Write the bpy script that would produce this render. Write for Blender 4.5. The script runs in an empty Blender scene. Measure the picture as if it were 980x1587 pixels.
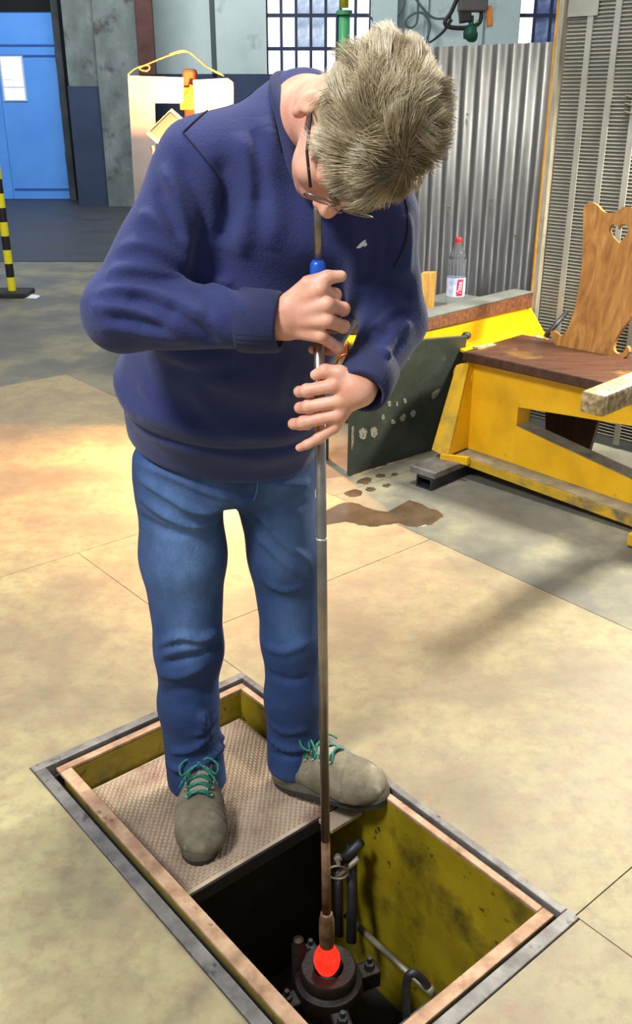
import bpy, bmesh, math, random
import numpy as np
from mathutils import Vector
from mathutils.bvhtree import BVHTree
random.seed(7); rng = np.random.default_rng(7)
SC = bpy.context.scene
COL = SC.collection

# ---------------------------------------------------------------- camera, world, lights, exposure
F_PX, TILT, CAM_H = 1450.0, math.radians(24.0), 1.5
cam_d = bpy.data.cameras.new('camera'); cam = bpy.data.objects.new('camera', cam_d); COL.objects.link(cam)
cam.location = (0, 0, CAM_H); cam.rotation_euler = (math.radians(90) - TILT, 0, 0)
cam_d.sensor_fit = 'VERTICAL'; cam_d.sensor_height = 24.0; cam_d.lens = 24.0 * F_PX / 1587.0
cam_d.clip_start = 0.02; cam_d.clip_end = 200
SC.camera = cam

world = bpy.data.worlds.new('world'); SC.world = world; world.use_nodes = True
wb = world.node_tree.nodes['Background']; wb.inputs[0].default_value = (0.80, 0.89, 1.0, 1); wb.inputs[1].default_value = 0.36

def area(name, loc, target, size, power, col):
    d = bpy.data.lights.new(name, 'AREA'); d.shape = 'RECTANGLE'; d.size = size[0]; d.size_y = size[1]
    d.energy = power; d.color = col
    o = bpy.data.objects.new(name, d); COL.objects.link(o); o.location = loc
    o.rotation_euler = (Vector(target) - Vector(loc)).to_track_quat('-Z', 'Y').to_euler()
    return o
# hall lamps hanging high over the floor, a bench lamp, an added rear fill
area('high_bay_lamp_back', (0.6, 3.4, 5.4), (0.1, 1.9, 0.8), (0.9, 0.9), 210, (1.0, 0.97, 0.90))
area('rear_wall_fill', (-2.2, 11.0, 6.5), (-1.8, 15.5, 1.2), (2.0, 2.0), 380, (0.93, 0.97, 1.0))  # added fill that brightens the far wall and door
area('bench_lamp', (1.72, 3.63, 1.66), (0.75, 2.75, 0.1), (0.16, 0.16), 80, (1.0, 0.96, 0.82))
area('high_bay_lamp_front', (-2.2, -0.3, 4.5), (-0.1, 1.8, 0.9), (0.9, 0.9), 210, (0.93, 0.96, 1.0))

vs = SC.view_settings
vs.view_transform = 'Standard'; vs.look = 'None'; vs.gamma = 1.0; vs.use_curve_mapping = False
vs.exposure = 0.3

# ---------------------------------------------------------------- view geometry helpers: a picture point put at a real distance
CP = np.array([0, 0, CAM_H])
FW = np.array([0, math.cos(TILT), -math.sin(TILT)]); UPV = np.array([0, math.sin(TILT), math.cos(TILT)])
def ray(x, y): return FW * F_PX + np.array([1.0, 0, 0]) * (x - 490) - UPV * (y - 793.5)
def atz(x, y, z): d = ray(x, y); return CP + d * ((z - CAM_H) / d[2])
def atd(x, y, Y): d = ray(x, y); return CP + d * (Y / d[1])
def onp(x, y, P, n): d = ray(x, y); n = np.array(n); return CP + d * (np.dot(np.array(P) - CP, n) / np.dot(d, n))
def isnum(v): return isinstance(v, (int, float, np.floating, np.integer))
def npa(*v): return np.array(v, dtype=float)
def unit(v): v = np.array(v, dtype=float); return v / np.linalg.norm(v)

# ---------------------------------------------------------------- object helpers
def worldloc(o):
    p = np.zeros(3)
    while o is not None: p = p + np.array(o.location); o = o.parent
    return p
def mk_mesh(name, V, F, mat=None, smooth=False):
    me = bpy.data.meshes.new(name)
    V = np.asarray(V, dtype=np.float32)
    if isinstance(F, np.ndarray):
        n, k = F.shape
        me.vertices.add(len(V)); me.vertices.foreach_set('co', V.ravel())
        me.loops.add(n * k); me.loops.foreach_set('vertex_index', F.astype(np.int32).ravel())
        me.polygons.add(n); me.polygons.foreach_set('loop_start', np.arange(0, n * k, k, dtype=np.int32))
        me.update(calc_edges=True)
    else:
        me.from_pydata(V.tolist(), [], F); me.update()
    if mat: me.materials.append(mat)
    if smooth: me.polygons.foreach_set('use_smooth', np.ones(len(me.polygons), dtype=bool))
    return me
def obj(name, V, F, mat, parent=None, smooth=False, origin=None, kind=None, autosmooth=None):
    V = np.asarray(V, dtype=float).reshape(-1, 3)
    if origin is None:
        lo, hi = V.min(0), V.max(0); origin = npa((lo[0]+hi[0])/2, (lo[1]+hi[1])/2, lo[2])
    origin = np.array(origin, dtype=float)
    me = mk_mesh(name, V - origin, F, mat, smooth or autosmooth is not None)
    o = bpy.data.objects.new(name, me); COL.objects.link(o)
    if autosmooth is not None: me.set_sharp_from_angle(angle=math.radians(autosmooth))
    if parent is not None: o.parent = parent; o.location = origin - worldloc(parent)
    else: o.location = origin
    if kind: o['kind'] = kind
    return o
def empty(name, loc, label=None, cat=None, group=None, kind=None):
    o = bpy.data.objects.new(name, None); COL.objects.link(o); o.location = loc; o.empty_display_size = 0.1
    return tag(o, label, cat, group, kind)
def tag(o, label=None, cat=None, group=None, kind=None):
    if label: o['label'] = label
    if cat: o['category'] = cat
    if group: o['group'] = group
    if kind: o['kind'] = kind
    return o
def dup(o, loc, parent=None):          # same mesh data at another world place
    c = o.copy(); COL.objects.link(c); c.parent = parent if parent is not None else o.parent
    base = worldloc(c.parent) if c.parent else np.zeros(3)
    c.location = np.array(loc) - base
    return c

# ---------------------------------------------------------------- shape helpers, all return (V, F) in world space
def join(parts):
    V, F, n = [], [], 0
    for v, f in parts:
        V.append(np.asarray(v, dtype=float)); F += [tuple(int(i) + n for i in q) for q in f]; n += len(v)
    return np.concatenate(V), F
def obox(c, ax, ay, az, sx, sy, sz, bev=0.0):
    """box with centre c, unit axes and full sizes; chamfered edges when bev > 0"""
    c = np.array(c, dtype=float); A = [np.array(ax, dtype=float), np.array(ay, dtype=float), np.array(az, dtype=float)]
    h = [sx/2, sy/2, sz/2]
    if bev <= 0:
        V = [c + A[0]*h[0]*i + A[1]*h[1]*j + A[2]*h[2]*k for i in (-1, 1) for j in (-1, 1) for k in (-1, 1)]
        return np.array(V), [(0,1,3,2),(4,6,7,5),(0,4,5,1),(2,3,7,6),(0,2,6,4),(1,5,7,3)]
    bm = bmesh.new(); bmesh.ops.create_cube(bm, size=1.0)
    for v in bm.verts: v.co = Vector((v.co.x*sx, v.co.y*sy, v.co.z*sz))
    bmesh.ops.bevel(bm, geom=bm.edges[:], offset=bev, segments=2, affect='EDGES', profile=0.5)
    V = np.array([c + A[0]*v.co.x + A[1]*v.co.y + A[2]*v.co.z for v in bm.verts])
    bm.verts.index_update(); F = [tuple(v.index for v in f.verts) for f in bm.faces]; bm.free()
    if np.dot(np.cross(A[0], A[1]), A[2]) < 0: F = [f[::-1] for f in F]
    return V, F
def box(x0, x1, y0, y1, z0, z1, bev=0.0):
    return obox(((x0+x1)/2, (y0+y1)/2, (z0+z1)/2), (1,0,0), (0,1,0), (0,0,1), x1-x0, y1-y0, z1-z0, bev)
def prism(poly, vec):
    """planar polygon (3D points) extruded by vec"""
    P = np.array(poly, dtype=float); n = len(P); vec = np.array(vec, dtype=float)
    nrm = sum(np.cross(P[i]-P[0], P[(i+1) % n]-P[0]) for i in range(n))
    V = np.concatenate([P, P + vec])
    F = [tuple(range(n))[::-1], tuple(range(n, 2*n))] + [(i, (i+1) % n, n+(i+1) % n, n+i) for i in range(n)]
    if np.dot(nrm, vec) < 0: F = [f[::-1] for f in F]
    return V, F
def bevel_vf(VF, off, seg=2):
    bm = bmesh.new(); vs_ = [bm.verts.new(v) for v in VF[0]]
    for f in VF[1]: bm.faces.new([vs_[i] for i in f])
    bmesh.ops.recalc_face_normals(bm, faces=bm.faces[:])
    bmesh.ops.bevel(bm, geom=[e for e in bm.edges if len(e.link_faces) == 2 and e.calc_face_angle(0) > 0.5], offset=off, segments=seg, affect='EDGES', profile=0.5)
    bm.verts.index_update(); V = np.array([v.co[:] for v in bm.verts]); F = [tuple(v.index for v in f.verts) for f in bm.faces]; bm.free()
    return V, F
def catmull(P, n=6, closed=False):
    P = np.array(P, dtype=float); m = len(P); out = []
    for i in range(m if closed else m-1):
        if closed: a, b, c, d = P[(i-1) % m], P[i], P[(i+1) % m], P[(i+2) % m]
        else: a, b, c, d = P[max(i-1, 0)], P[i], P[i+1], P[min(i+2, m-1)]
        for t in np.arange(n)/n:
            out.append(0.5*((2*b)+(c-a)*t+(2*a-5*b+4*c-d)*t*t+(3*b-a-3*c+d)*t**3))
    if not closed: out.append(P[-1])
    return np.array(out)
def tube(path, r, seg=10, closed=False, caps=True, flat=None):
    """tube along a path; r a number or a list; flat=(normal, factor) squashes it"""
    P = np.array(path, dtype=float); n = len(P)
    R = np.full(n, r) if isnum(r) else np.interp(np.linspace(0, 1, n), np.linspace(0, 1, len(r)), r)
    T = np.zeros_like(P)
    for i in range(n):
        a, b = (P[(i-1) % n], P[(i+1) % n]) if closed else (P[max(i-1, 0)], P[min(i+1, n-1)])
        T[i] = unit(b - a + 1e-12)
    u = np.cross(T[0], (0, 0, 1)); u = np.cross(T[0], (1, 0, 0)) if np.linalg.norm(u) < 0.1 else u; u = unit(u)
    V = []
    for i in range(n):
        u = unit(u - T[i]*np.dot(u, T[i])); w = np.cross(T[i], u)
        for k in range(seg):
            a = 2*math.pi*k/seg; off = (u*math.cos(a) + w*math.sin(a))*R[i]
            if flat is not None: nn = np.array(flat[0]); off = off - nn*np.dot(off, nn)*(1-flat[1])
            V.append(P[i] + off)
    F = []
    for i in range(n if closed else n-1):
        for k in range(seg):
            a, b = i*seg+k, i*seg+(k+1) % seg; c, d = ((i+1) % n)*seg+(k+1) % seg, ((i+1) % n)*seg+k
            F.append((a, b, c, d))
    if caps and not closed: F += [tuple(range(seg))[::-1], tuple(range((n-1)*seg, n*seg))]
    return np.array(V), F
def lathe(prof, base, axis=(0, 0, 1), seg=24, ex=None):
    """profile [(r, h)] turned about axis through base"""
    axis = unit(axis); e = np.cross(axis, (0, 1, 0)) if ex is None else np.array(ex)
    if np.linalg.norm(e) < 0.1: e = np.cross(axis, (1, 0, 0))
    e = unit(e); g = np.cross(axis, e); V = []; base = np.array(base, dtype=float)
    for r, h in prof:
        for k in range(seg):
            a = 2*math.pi*k/seg; V.append(base + axis*h + (e*math.cos(a)+g*math.sin(a))*max(r, 1e-5))
    F = [(i*seg+k, i*seg+(k+1) % seg, (i+1)*seg+(k+1) % seg, (i+1)*seg+k) for i in range(len(prof)-1) for k in range(seg)]
    F += [tuple(range(seg))[::-1], tuple(range((len(prof)-1)*seg, len(prof)*seg))]
    return np.array(V), F

# ---------------------------------------------------------------- materials
def lin(c):
    if isinstance(c, str): c = [int(c[i:i+2], 16)/255 for i in (0, 2, 4)]
    return tuple(((v/12.92) if v <= 0.04045 else ((v+0.055)/1.055)**2.4) for v in c)
def nodes(name):
    m = bpy.data.materials.new(name); m.use_nodes = True; nt = m.node_tree
    return m, nt, nt.nodes['Principled BSDF']
def noise_node(nt, scale, detail=4, rough=0.55, vec=None, stretch=None, dist=0.0):
    N = nt.nodes; n = N.new('ShaderNodeTexNoise'); n.inputs['Scale'].default_value = scale
    n.inputs['Detail'].default_value = detail; n.inputs['Roughness'].default_value = rough; n.inputs['Distortion'].default_value = dist
    tc = N.new('ShaderNodeTexCoord'); src = tc.outputs['Object']
    if stretch is not None:
        mp = N.new('ShaderNodeMapping'); mp.inputs['Scale'].default_value = stretch
        if vec: mp.inputs['Rotation'].default_value = vec
        nt.links.new(src, mp.inputs['Vector']); src = mp.outputs['Vector']
    nt.links.new(src, n.inputs['Vector']); return n
def ramp_node(nt, fac, stops):
    r = nt.nodes.new('ShaderNodeValToRGB'); el = r.color_ramp.elements
    el[0].position, el[1].position = stops[0][0], stops[-1][0]
    el[0].color = (*lin(stops[0][1]), 1) if not isnum(stops[0][1]) else (stops[0][1],)*3+(1,)
    el[1].color = (*lin(stops[-1][1]), 1) if not isnum(stops[-1][1]) else (stops[-1][1],)*3+(1,)
    for p, c in stops[1:-1]:
        e = el.new(p); e.color = (*lin(c), 1) if not isnum(c) else (c, c, c, 1)
    nt.links.new(fac, r.inputs['Fac']); return r
def mix_col(nt, fac, a, b, mode='MIX'):
    m = nt.nodes.new('ShaderNodeMix'); m.data_type = 'RGBA'; m.blend_type = mode
    for s, v in ((m.inputs['Factor'], fac), (m.inputs['A'], a), (m.inputs['B'], b)):
        if hasattr(v, 'is_output') or isinstance(v, bpy.types.NodeSocket): nt.links.new(v, s)
        elif isnum(v): s.default_value = v
        else: s.default_value = (*lin(v), 1)
    return m.outputs['Result']
def material(name, stops, scale=8, rough=0.6, metal=0.0, bump=0.0, bscale=None, detail=5, stretch=None, rot=None, speck=None, dist=0.0, spec=None, bdist=0.004, rrange=None, sheen=0.0, coat=0.0, bstretch=None):
    """stops: colour ramp over noise; speck=(colour, scale, lo, hi): worn or dirty spots"""
    m, nt, b = nodes(name)
    n = noise_node(nt, scale, detail, stretch=stretch, vec=rot, dist=dist)
    if isinstance(stops, str): stops = [(0.3, stops), (0.7, stops)]
    col = ramp_node(nt, n.outputs['Fac'], stops).outputs['Color']
    for s in ([speck] if isinstance(speck, tuple) else (speck or [])):
        n2 = noise_node(nt, s[1], 6, 0.65); f = ramp_node(nt, n2.outputs['Fac'], [(s[2], 0.0), (s[3], 1.0)])
        col = mix_col(nt, f.outputs['Color'], col, s[0])
    nt.links.new(col, b.inputs['Base Color'])
    b.inputs['Roughness'].default_value = rough; b.inputs['Metallic'].default_value = metal
    if rrange:
        rr = ramp_node(nt, n.outputs['Fac'], [(0.3, rrange[0]), (0.7, rrange[1])]); nt.links.new(rr.outputs['Color'], b.inputs['Roughness'])
    if spec is not None: b.inputs['Specular IOR Level'].default_value = spec
    if sheen: b.inputs['Sheen Weight'].default_value = sheen; b.inputs['Sheen Roughness'].default_value = 0.5
    if coat: b.inputs['Coat Weight'].default_value = coat; b.inputs['Coat Roughness'].default_value = 0.15
    if bump:
        n3 = noise_node(nt, bscale or scale*4, 6, 0.6, stretch=bstretch); bp = nt.nodes.new('ShaderNodeBump')
        bp.inputs['Strength'].default_value = bump; bp.inputs['Distance'].default_value = bdist
        nt.links.new(n3.outputs['Fac'], bp.inputs['Height']); nt.links.new(bp.outputs['Normal'], b.inputs['Normal'])
    return m
def emission(name, col, strength, stops=None, scale=10):
    m, nt, b = nodes(name); b.inputs['Base Color'].default_value = (0, 0, 0, 1)
    b.inputs['Emission Color'].default_value = (*lin(col), 1); b.inputs['Emission Strength'].default_value = strength
    if stops:
        n = noise_node(nt, scale, 5); nt.links.new(ramp_node(nt, n.outputs['Fac'], stops).outputs['Color'], b.inputs['Emission Color'])
    return m
M = {}
M['navy'] = material('navy_sweatshirt', [(0.3, '232a58'), (0.7, '2c3466')], 6, 0.92, bump=0.55, bscale=230, bdist=0.003, sheen=0.12)
M['navy_rib'] = material('navy_ribbing', [(0.3, '1e2346'), (0.7, '262c52')], 6, 0.92, bump=0.4, bscale=180, bdist=0.002, sheen=0.1)
M['navy_seam'] = material('dark_seam', '10142e', 6, 0.95)
M['white_print'] = material('white_print', 'e8ecef', 6, 0.6)
M['skin'] = material('skin', [(0.25, 'd08a70'), (0.5, 'e2a284'), (0.75, 'ecb698')], 26, 0.48, bump=0.15, bscale=160, bdist=0.0015)
M['lip'] = material('lip_skin', 'b0605a', 10, 0.45)
M['nail'] = material('finger_nail', 'e9b9a4', 10, 0.3)
M['leather'] = material('grey_suede', [(0.25, '554d3d'), (0.5, '766c56'), (0.75, '948970')], 16, 0.9, bump=0.5, bscale=120, bdist=0.002, speck=[('4a4538', 9, 0.52, 0.72), ('b0a68e', 30, 0.62, 0.74)])
M['sole'] = material('rubber_sole', [(0.3, '4a463c'), (0.7, '645e4e')], 30, 0.8, bump=0.2, bscale=80)
M['sole_dark'] = material('dark_outsole', '2e2b27', 30, 0.85)
M['lace'] = material('green_lace', [(0.35, '0f3b34'), (0.65, '2c8f76')], 160, 0.8)
M['tongue'] = material('padded_tongue', [(0.3, '77715f'), (0.7, '9d9480')], 30, 0.9, bump=0.2)
M['eyelet'] = material('pale_eyelet', 'cfd3c8', 5, 0.4, 0.5)
M['yellow'] = material('yellow_paint', [(0.25, 'd19a08'), (0.5, 'efb30c'), (0.8, 'f8c318')], 5, 0.42, bump=0.1, bscale=30, speck=('5a4a1c', 7, 0.63, 0.75))
M['yellow_worn'] = material('worn_yellow_paint', [(0.25, '9d8a3a'), (0.5, 'd0a120'), (0.8, 'e6b21a')], 9, 0.55, bump=0.15, bscale=40, speck=('6a6250', 6, 0.5, 0.66))
M['worn_edge'] = material('bare_worn_steel', [(0.3, '6e695b'), (0.7, 'a49b83')], 14, 0.5, 0.4, bump=0.15)
M['dark_steel'] = material('dark_steel', [(0.25, '26272a'), (0.75, '4b4c4e')], 12, 0.5, 0.6, bump=0.2, bscale=60)
M['black_iron'] = material('black_cast_iron', [(0.25, '15110f'), (0.75, '352a26')], 24, 0.55, 0.5, bump=0.35, bscale=70)
M['rust_frame'] = material('rusty_frame', [(0.2, '6b4a33'), (0.45, 'a98465'), (0.65, 'c4a280'), (0.85, '8d8450')], 20, 0.7, 0.15, bump=0.3, bscale=90, speck=('4a3a30', 30, 0.6, 0.72))
M['frame_steel'] = material('floor_frame_steel', [(0.2, '4b4743'), (0.5, '7a7570'), (0.85, 'a09a92')], 16, 0.55, 0.35, bump=0.3, bscale=90, speck=('3a332e', 25, 0.58, 0.7))
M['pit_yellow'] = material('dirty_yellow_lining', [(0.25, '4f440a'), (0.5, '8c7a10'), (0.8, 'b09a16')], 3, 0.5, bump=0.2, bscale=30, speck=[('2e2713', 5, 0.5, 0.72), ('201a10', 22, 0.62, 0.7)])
M['pit_dark'] = material('pit_dark_steel', [(0.3, '0e0d0c'), (0.7, '24201c')], 9, 0.8, bump=0.2)  # near-black steel; stands for shade under the step and in the groove
M['step'] = material('worn_step_steel', [(0.25, '8e7a66'), (0.5, 'b7a189'), (0.8, 'd3bda3')], 7, 0.5, 0.25, bump=0.15, bscale=60, speck=[('8c4f46', 5, 0.56, 0.72), ('c98b32', 12, 0.68, 0.75)])
M['pipe'] = material('blowpipe_steel', [(0.3, '7d756a'), (0.7, 'a79d8e')], 12, 0.3, 0.85, bump=0.05)
M['pipe_rust'] = material('scorched_pipe', [(0.3, '5b3b28'), (0.6, '8c6a4c'), (0.8, 'a08a70')], 30, 0.6, 0.5, bump=0.2)
M['copper'] = material('copper_tube', [(0.3, 'a2552a'), (0.7, 'd07a3e')], 20, 0.35, 0.9)
M['blue_grip'] = material('blue_plastic', '1c4fae', 10, 0.3)
M['slate'] = material('dark_green_plate', [(0.25, '262d28'), (0.5, '343d35'), (0.8, '485248')], 7, 0.6, 0.1, bump=0.2, bscale=60, speck=[('5d6a60', 14, 0.64, 0.8), ('a9ab9c', 60, 0.72, 0.76)])
M['chalk'] = material('chipped_paint', [(0.35, '5d6056'), (0.6, 'a09b86')], 90, 0.9)
M['seat_wood'] = material('seat_wood', [(0.25, '301b13'), (0.5, '42271b'), (0.8, '5a3826')], 5, 0.4, bump=0.15, bscale=30, stretch=(1, 12, 6), rot=(0, 0, math.radians(45)), coat=0.15, speck=('8f6a28', 3, 0.58, 0.75))
M['arm_wood'] = material('arm_wood', [(0.25, '3f291d'), (0.55, '74492e'), (0.8, '925f3c')], 7, 0.55, bump=0.2, bscale=40, stretch=(2, 14, 8), rot=(0, 0, math.radians(-45)), speck=('2a1d17', 9, 0.58, 0.7))
M['rail_wood'] = material('pale_worn_wood', [(0.25, '4b3c26'), (0.5, '9c8459'), (0.8, 'd8c79e')], 6, 0.6, bump=0.25, bscale=40, stretch=(12, 2, 8), rot=(0, 0, math.radians(45)), speck=('2b2118', 12, 0.56, 0.68))
M['back_wood'] = material('golden_plywood', [(0.22, '6b3f18'), (0.42, '9c6628'), (0.6, 'b37d3a'), (0.8, 'cb9c58')], 4.5, 0.5, bump=0.12, bscale=30, stretch=(5, 5, 0.9), dist=1.4, coat=0.1, speck=('6a3d18', 6, 0.6, 0.74))
M['dark_wood'] = material('dark_board', [(0.3, '2a1c15'), (0.7, '4b3527')], 6, 0.6, stretch=(6, 6, 1))
M['tan_wood'] = material('tan_wood_block', [(0.3, 'a3752f'), (0.7, 'cda052')], 8, 0.6, stretch=(6, 6, 1.2))
M['corrugated'] = material('galvanised_sheet', [(0.2, '4f4f4c'), (0.5, '646360'), (0.8, '777673')], 6, 0.42, 0.55, bump=0.1, bscale=30, stretch=(6, 6, 0.7), speck=('7b6a58', 12, 0.68, 0.8))
M['mesh_steel'] = material('perforated_sheet', [(0.25, '85857b'), (0.5, '9a998e'), (0.8, 'adaca2')], 5, 0.55, 0.25, bump=0.1)
M['mesh_back'] = material('dark_sheet_backing', [(0.3, '74736a'), (0.7, '82816f')], 6, 0.8)
M['post_wood'] = material('weathered_post', [(0.25, '6a6252'), (0.55, '9b9480'), (0.85, 'b4ad98')], 5, 0.7, bump=0.2, stretch=(8, 8, 1), speck=('6b4128', 4, 0.56, 0.68))
M['strip_yellow'] = material('yellow_edge_strip', [(0.3, '9b6a1c'), (0.7, 'd79b20')], 9, 0.6)
M['wall'] = material('grey_green_plaster', [(0.25, 'a3b2b0'), (0.5, 'b7c6c2'), (0.8, 'c8d5cf')], 1.2, 0.9, bump=0.2, bscale=12, speck=('65706e', 2.2, 0.6, 0.8))
M['wall_blue'] = material('blue_dado_paint', [(0.25, '22304a'), (0.75, '33435f')], 1.6, 0.7, bump=0.15, bscale=14)
M['pillar'] = material('stained_concrete', [(0.2, '4e5353'), (0.5, '68706e'), (0.8, '87918e')], 2.2, 0.9, bump=0.4, bscale=14, stretch=(1.5, 1.5, 0.8), speck=[('3c312b', 3.2, 0.55, 0.72), ('a9b4b2', 18, 0.66, 0.74)])
M['pillar_dark'] = material('dark_stained_concrete', [(0.2, '2c3133'), (0.5, '454b4d'), (0.8, '5e6363')], 2.6, 0.9, bump=0.4, bscale=14, speck=[('8d9898', 16, 0.68, 0.75)])
M['rust_beam'] = material('rusty_conduit', [(0.3, '3d2723'), (0.7, '5f3a32')], 4, 0.8, bump=0.3)
M['door_blue'] = material('blue_door_paint', [(0.25, '4f93ec'), (0.75, '63a6f6')], 1.5, 0.5)
M['door_groove'] = material('door_moulding', '2f5da8', 3, 0.6)
M['black'] = material('shade_black', '0a0a0b', 3, 0.9)  # flat black painted in for shade at door head and bolt hole
M['sign_dark'] = material('dark_sign', '1d2d55', 3, 0.5)
M['win_frame'] = material('navy_window_steel', [(0.3, '1c2340'), (0.7, '2b3454')], 6, 0.6)
M['pane'] = emission('daylit_pane', 'e8f0ff', 1.5, [(0.35, 'd6e4fb'), (0.5, 'f4f8ff'), (0.6, 'ffffff')], 2.2)
M['pane_dim'] = emission('tree_behind_pane', 'b9cbe0', 0.9, [(0.3, '7f93a8'), (0.5, 'b7cbe4'), (0.66, 'f2f7ff')], 4.5)
M['pane_dark'] = emission('dark_blue_pane', '5a6a90', 0.45, [(0.3, '1e2440'), (0.5, '6f83b4'), (0.66, 'b9c9ee')], 3.5)  # darker blue mottled pane
M['door_glass'] = emission('lit_door_pane', 'f1f7ff', 1.3)
M['white_trim'] = material('white_pvc', 'b9cfe4', 3, 0.5)
M['pipe_yellow'] = material('yellow_gas_pipe', 'd8c41c', 3, 0.45)
M['pipe_green'] = material('green_pipe', '3f8a55', 3, 0.5)
M['cable'] = material('black_cable', '1c1f22', 3, 0.6)
M['cable_grey'] = material('grey_cable', '4f5a58', 3, 0.6)
M['hoist_grey'] = material('hoist_casing', '4c5254', 3, 0.5)
M['hoist_black'] = material('hoist_black', '17191b', 3, 0.5)
M['hook_green'] = material('green_hook', '1f5a45', 3, 0.45)
M['lime'] = material('lime_tag', '8fd62a', 3, 0.5)
M['orange'] = material('orange_plastic', 'd9892a', 3, 0.5)
M['post_yellow'] = material('post_yellow', 'f2e218', 3, 0.5)
M['post_black'] = material('post_black', '17150f', 3, 0.6)
M['base_black'] = material('rubber_base', [(0.3, '1c1d1d'), (0.7, '2e2f2e')], 8, 0.8)
M['paper'] = material('white_paper', 'e6e8ea', 3, 0.8)
M['shield'] = material('bare_heat_shield', [(0.25, '8d857e'), (0.6, 'aaa39e'), (0.85, 'b9b5b2')], 3, 0.5, 0.35, bump=0.1, bscale=8, speck=('b48a60', 4, 0.66, 0.8))
M['wire'] = material('soft_iron_wire', [(0.3, 'b07a3c'), (0.7, 'd9a95e')], 20, 0.5, 0.3)  # mottled orange-tan wire colour
M['brick'] = material('fire_brick', [(0.3, '6a2f1c'), (0.7, '8a4a26')], 9, 0.8, bump=0.3)
M['furnace'] = material('furnace_casing', [(0.3, '4c443e'), (0.7, '6d6258')], 5, 0.7, 0.2, bump=0.2)
M['flame'] = emission('furnace_glow', 'ffae68', 4200)
M['glow_small'] = emission('burner_glow', 'ff9a1e', 2.2)
M['molten'] = emission('molten_glass', 'ff2a18', 1.15, [(0.3, 'ff1c12'), (0.7, 'ff3a22')], 60)
M['mirror'] = material('polished_plate', '9a9389', 6, 0.12, 0.9)
M['cap_red'] = material('red_cap', 'd81c1c', 3, 0.4)
M['label_white'] = material('label_pale_blue', [(0.4, 'dfe7f5'), (0.6, 'a9bff0')], 30, 0.5)
M['label_red'] = material('label_red', 'd01a3a', 3, 0.5)
M['shelf_grey'] = material('grey_shelf', [(0.3, '5c5e58'), (0.7, '7a7c74')], 6, 0.6, bump=0.1)
M['wet'] = material('oily_water', [(0.3, '3f3325'), (0.7, '5a4936')], 9, 0.25, spec=0.6)
# ================================================================ FLOOR AND PIT
def floor_mat(name, stops, big, specks):
    m, nt, b = nodes(name)
    tc = nt.nodes.new('ShaderNodeNewGeometry')
    def nz(scale, detail, rough=0.6, dist=0.0):
        n = nt.nodes.new('ShaderNodeTexNoise'); n.inputs['Scale'].default_value = scale; n.inputs['Detail'].default_value = detail
        n.inputs['Roughness'].default_value = rough; n.inputs['Distortion'].default_value = dist
        nt.links.new(tc.outputs['Position'], n.inputs['Vector']); return n
    n1 = nz(2.2, 8, 0.64); col = ramp_node(nt, n1.outputs['Fac'], stops).outputs['Color']
    n0 = nz(0.55, 3); col = mix_col(nt, ramp_node(nt, n0.outputs['Fac'], [(0.42, 0.0), (0.62, 1.0)]).outputs['Color'], col, mix_col(nt, 0.55, col, big))
    n2 = nz(16, 8, 0.75)
    for c, lo, hi, amt in specks:
        f = ramp_node(nt, n2.outputs['Fac'], [(lo, 0.0), (hi, amt)]).outputs['Color']; col = mix_col(nt, f, col, c); n2 = nz(random.uniform(14, 34), 8, 0.7)
    nt.links.new(col, b.inputs['Base Color']); b.inputs['Specular IOR Level'].default_value = 0.35
    rr = ramp_node(nt, n1.outputs['Fac'], [(0.3, 0.42), (0.7, 0.62)]); nt.links.new(rr.outputs['Color'], b.inputs['Roughness'])
    nb = nz(60, 8, 0.65); bp = nt.nodes.new('ShaderNodeBump'); bp.inputs['Strength'].default_value = 0.18; bp.inputs['Distance'].default_value = 0.004
    nt.links.new(nb.outputs['Fac'], bp.inputs['Height']); nt.links.new(bp.outputs['Normal'], b.inputs['Normal'])
    return m
M['floor'] = floor_mat('worn_concrete', [(0.28, '756a57'), (0.44, '8f8365'), (0.56, 'a59a70'), (0.75, 'b8ae7e')], '867360', [('8c6a58', 0.47, 0.66, 0.5), ('776d5c', 0.49, 0.68, 0.5)])
M['floor_grey'] = floor_mat('grey_concrete', [(0.3, '57564f'), (0.47, '6b685c'), (0.6, '8d866a'), (0.78, 'a59e78')], '65625a', [('64625a', 0.50, 0.68, 0.5), ('866f62', 0.55, 0.72, 0.4)])
M['floor_far'] = floor_mat('dark_hall_floor', [(0.3, '303236'), (0.6, '3d3e41'), (0.8, '484848')], '36373a', [('38393d', 0.55, 0.7, 0.5)])
M['joint'] = material('joint_dirt', '8a7a66', 10, 0.95)

ang = math.radians(40.2)
PA = npa(-math.cos(ang), -math.sin(ang), 0); PB = npa(math.sin(ang), -math.cos(ang), 0); PO = npa(-0.21, 2.245, 0)
Z = npa(0, 0, 1)
def pit(a, b, z=0.0): return PO + PA*a + PB*b + Z*z
PW, PL = 0.64, 1.14
floor = obj('floor', *join([obox(pit(0.32, 0.56, -1.3), PA, PB, Z, 0.9, 1.4, 0.02)]), M['pit_dark'], origin=(0, 0, -1.3), kind='structure')
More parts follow.
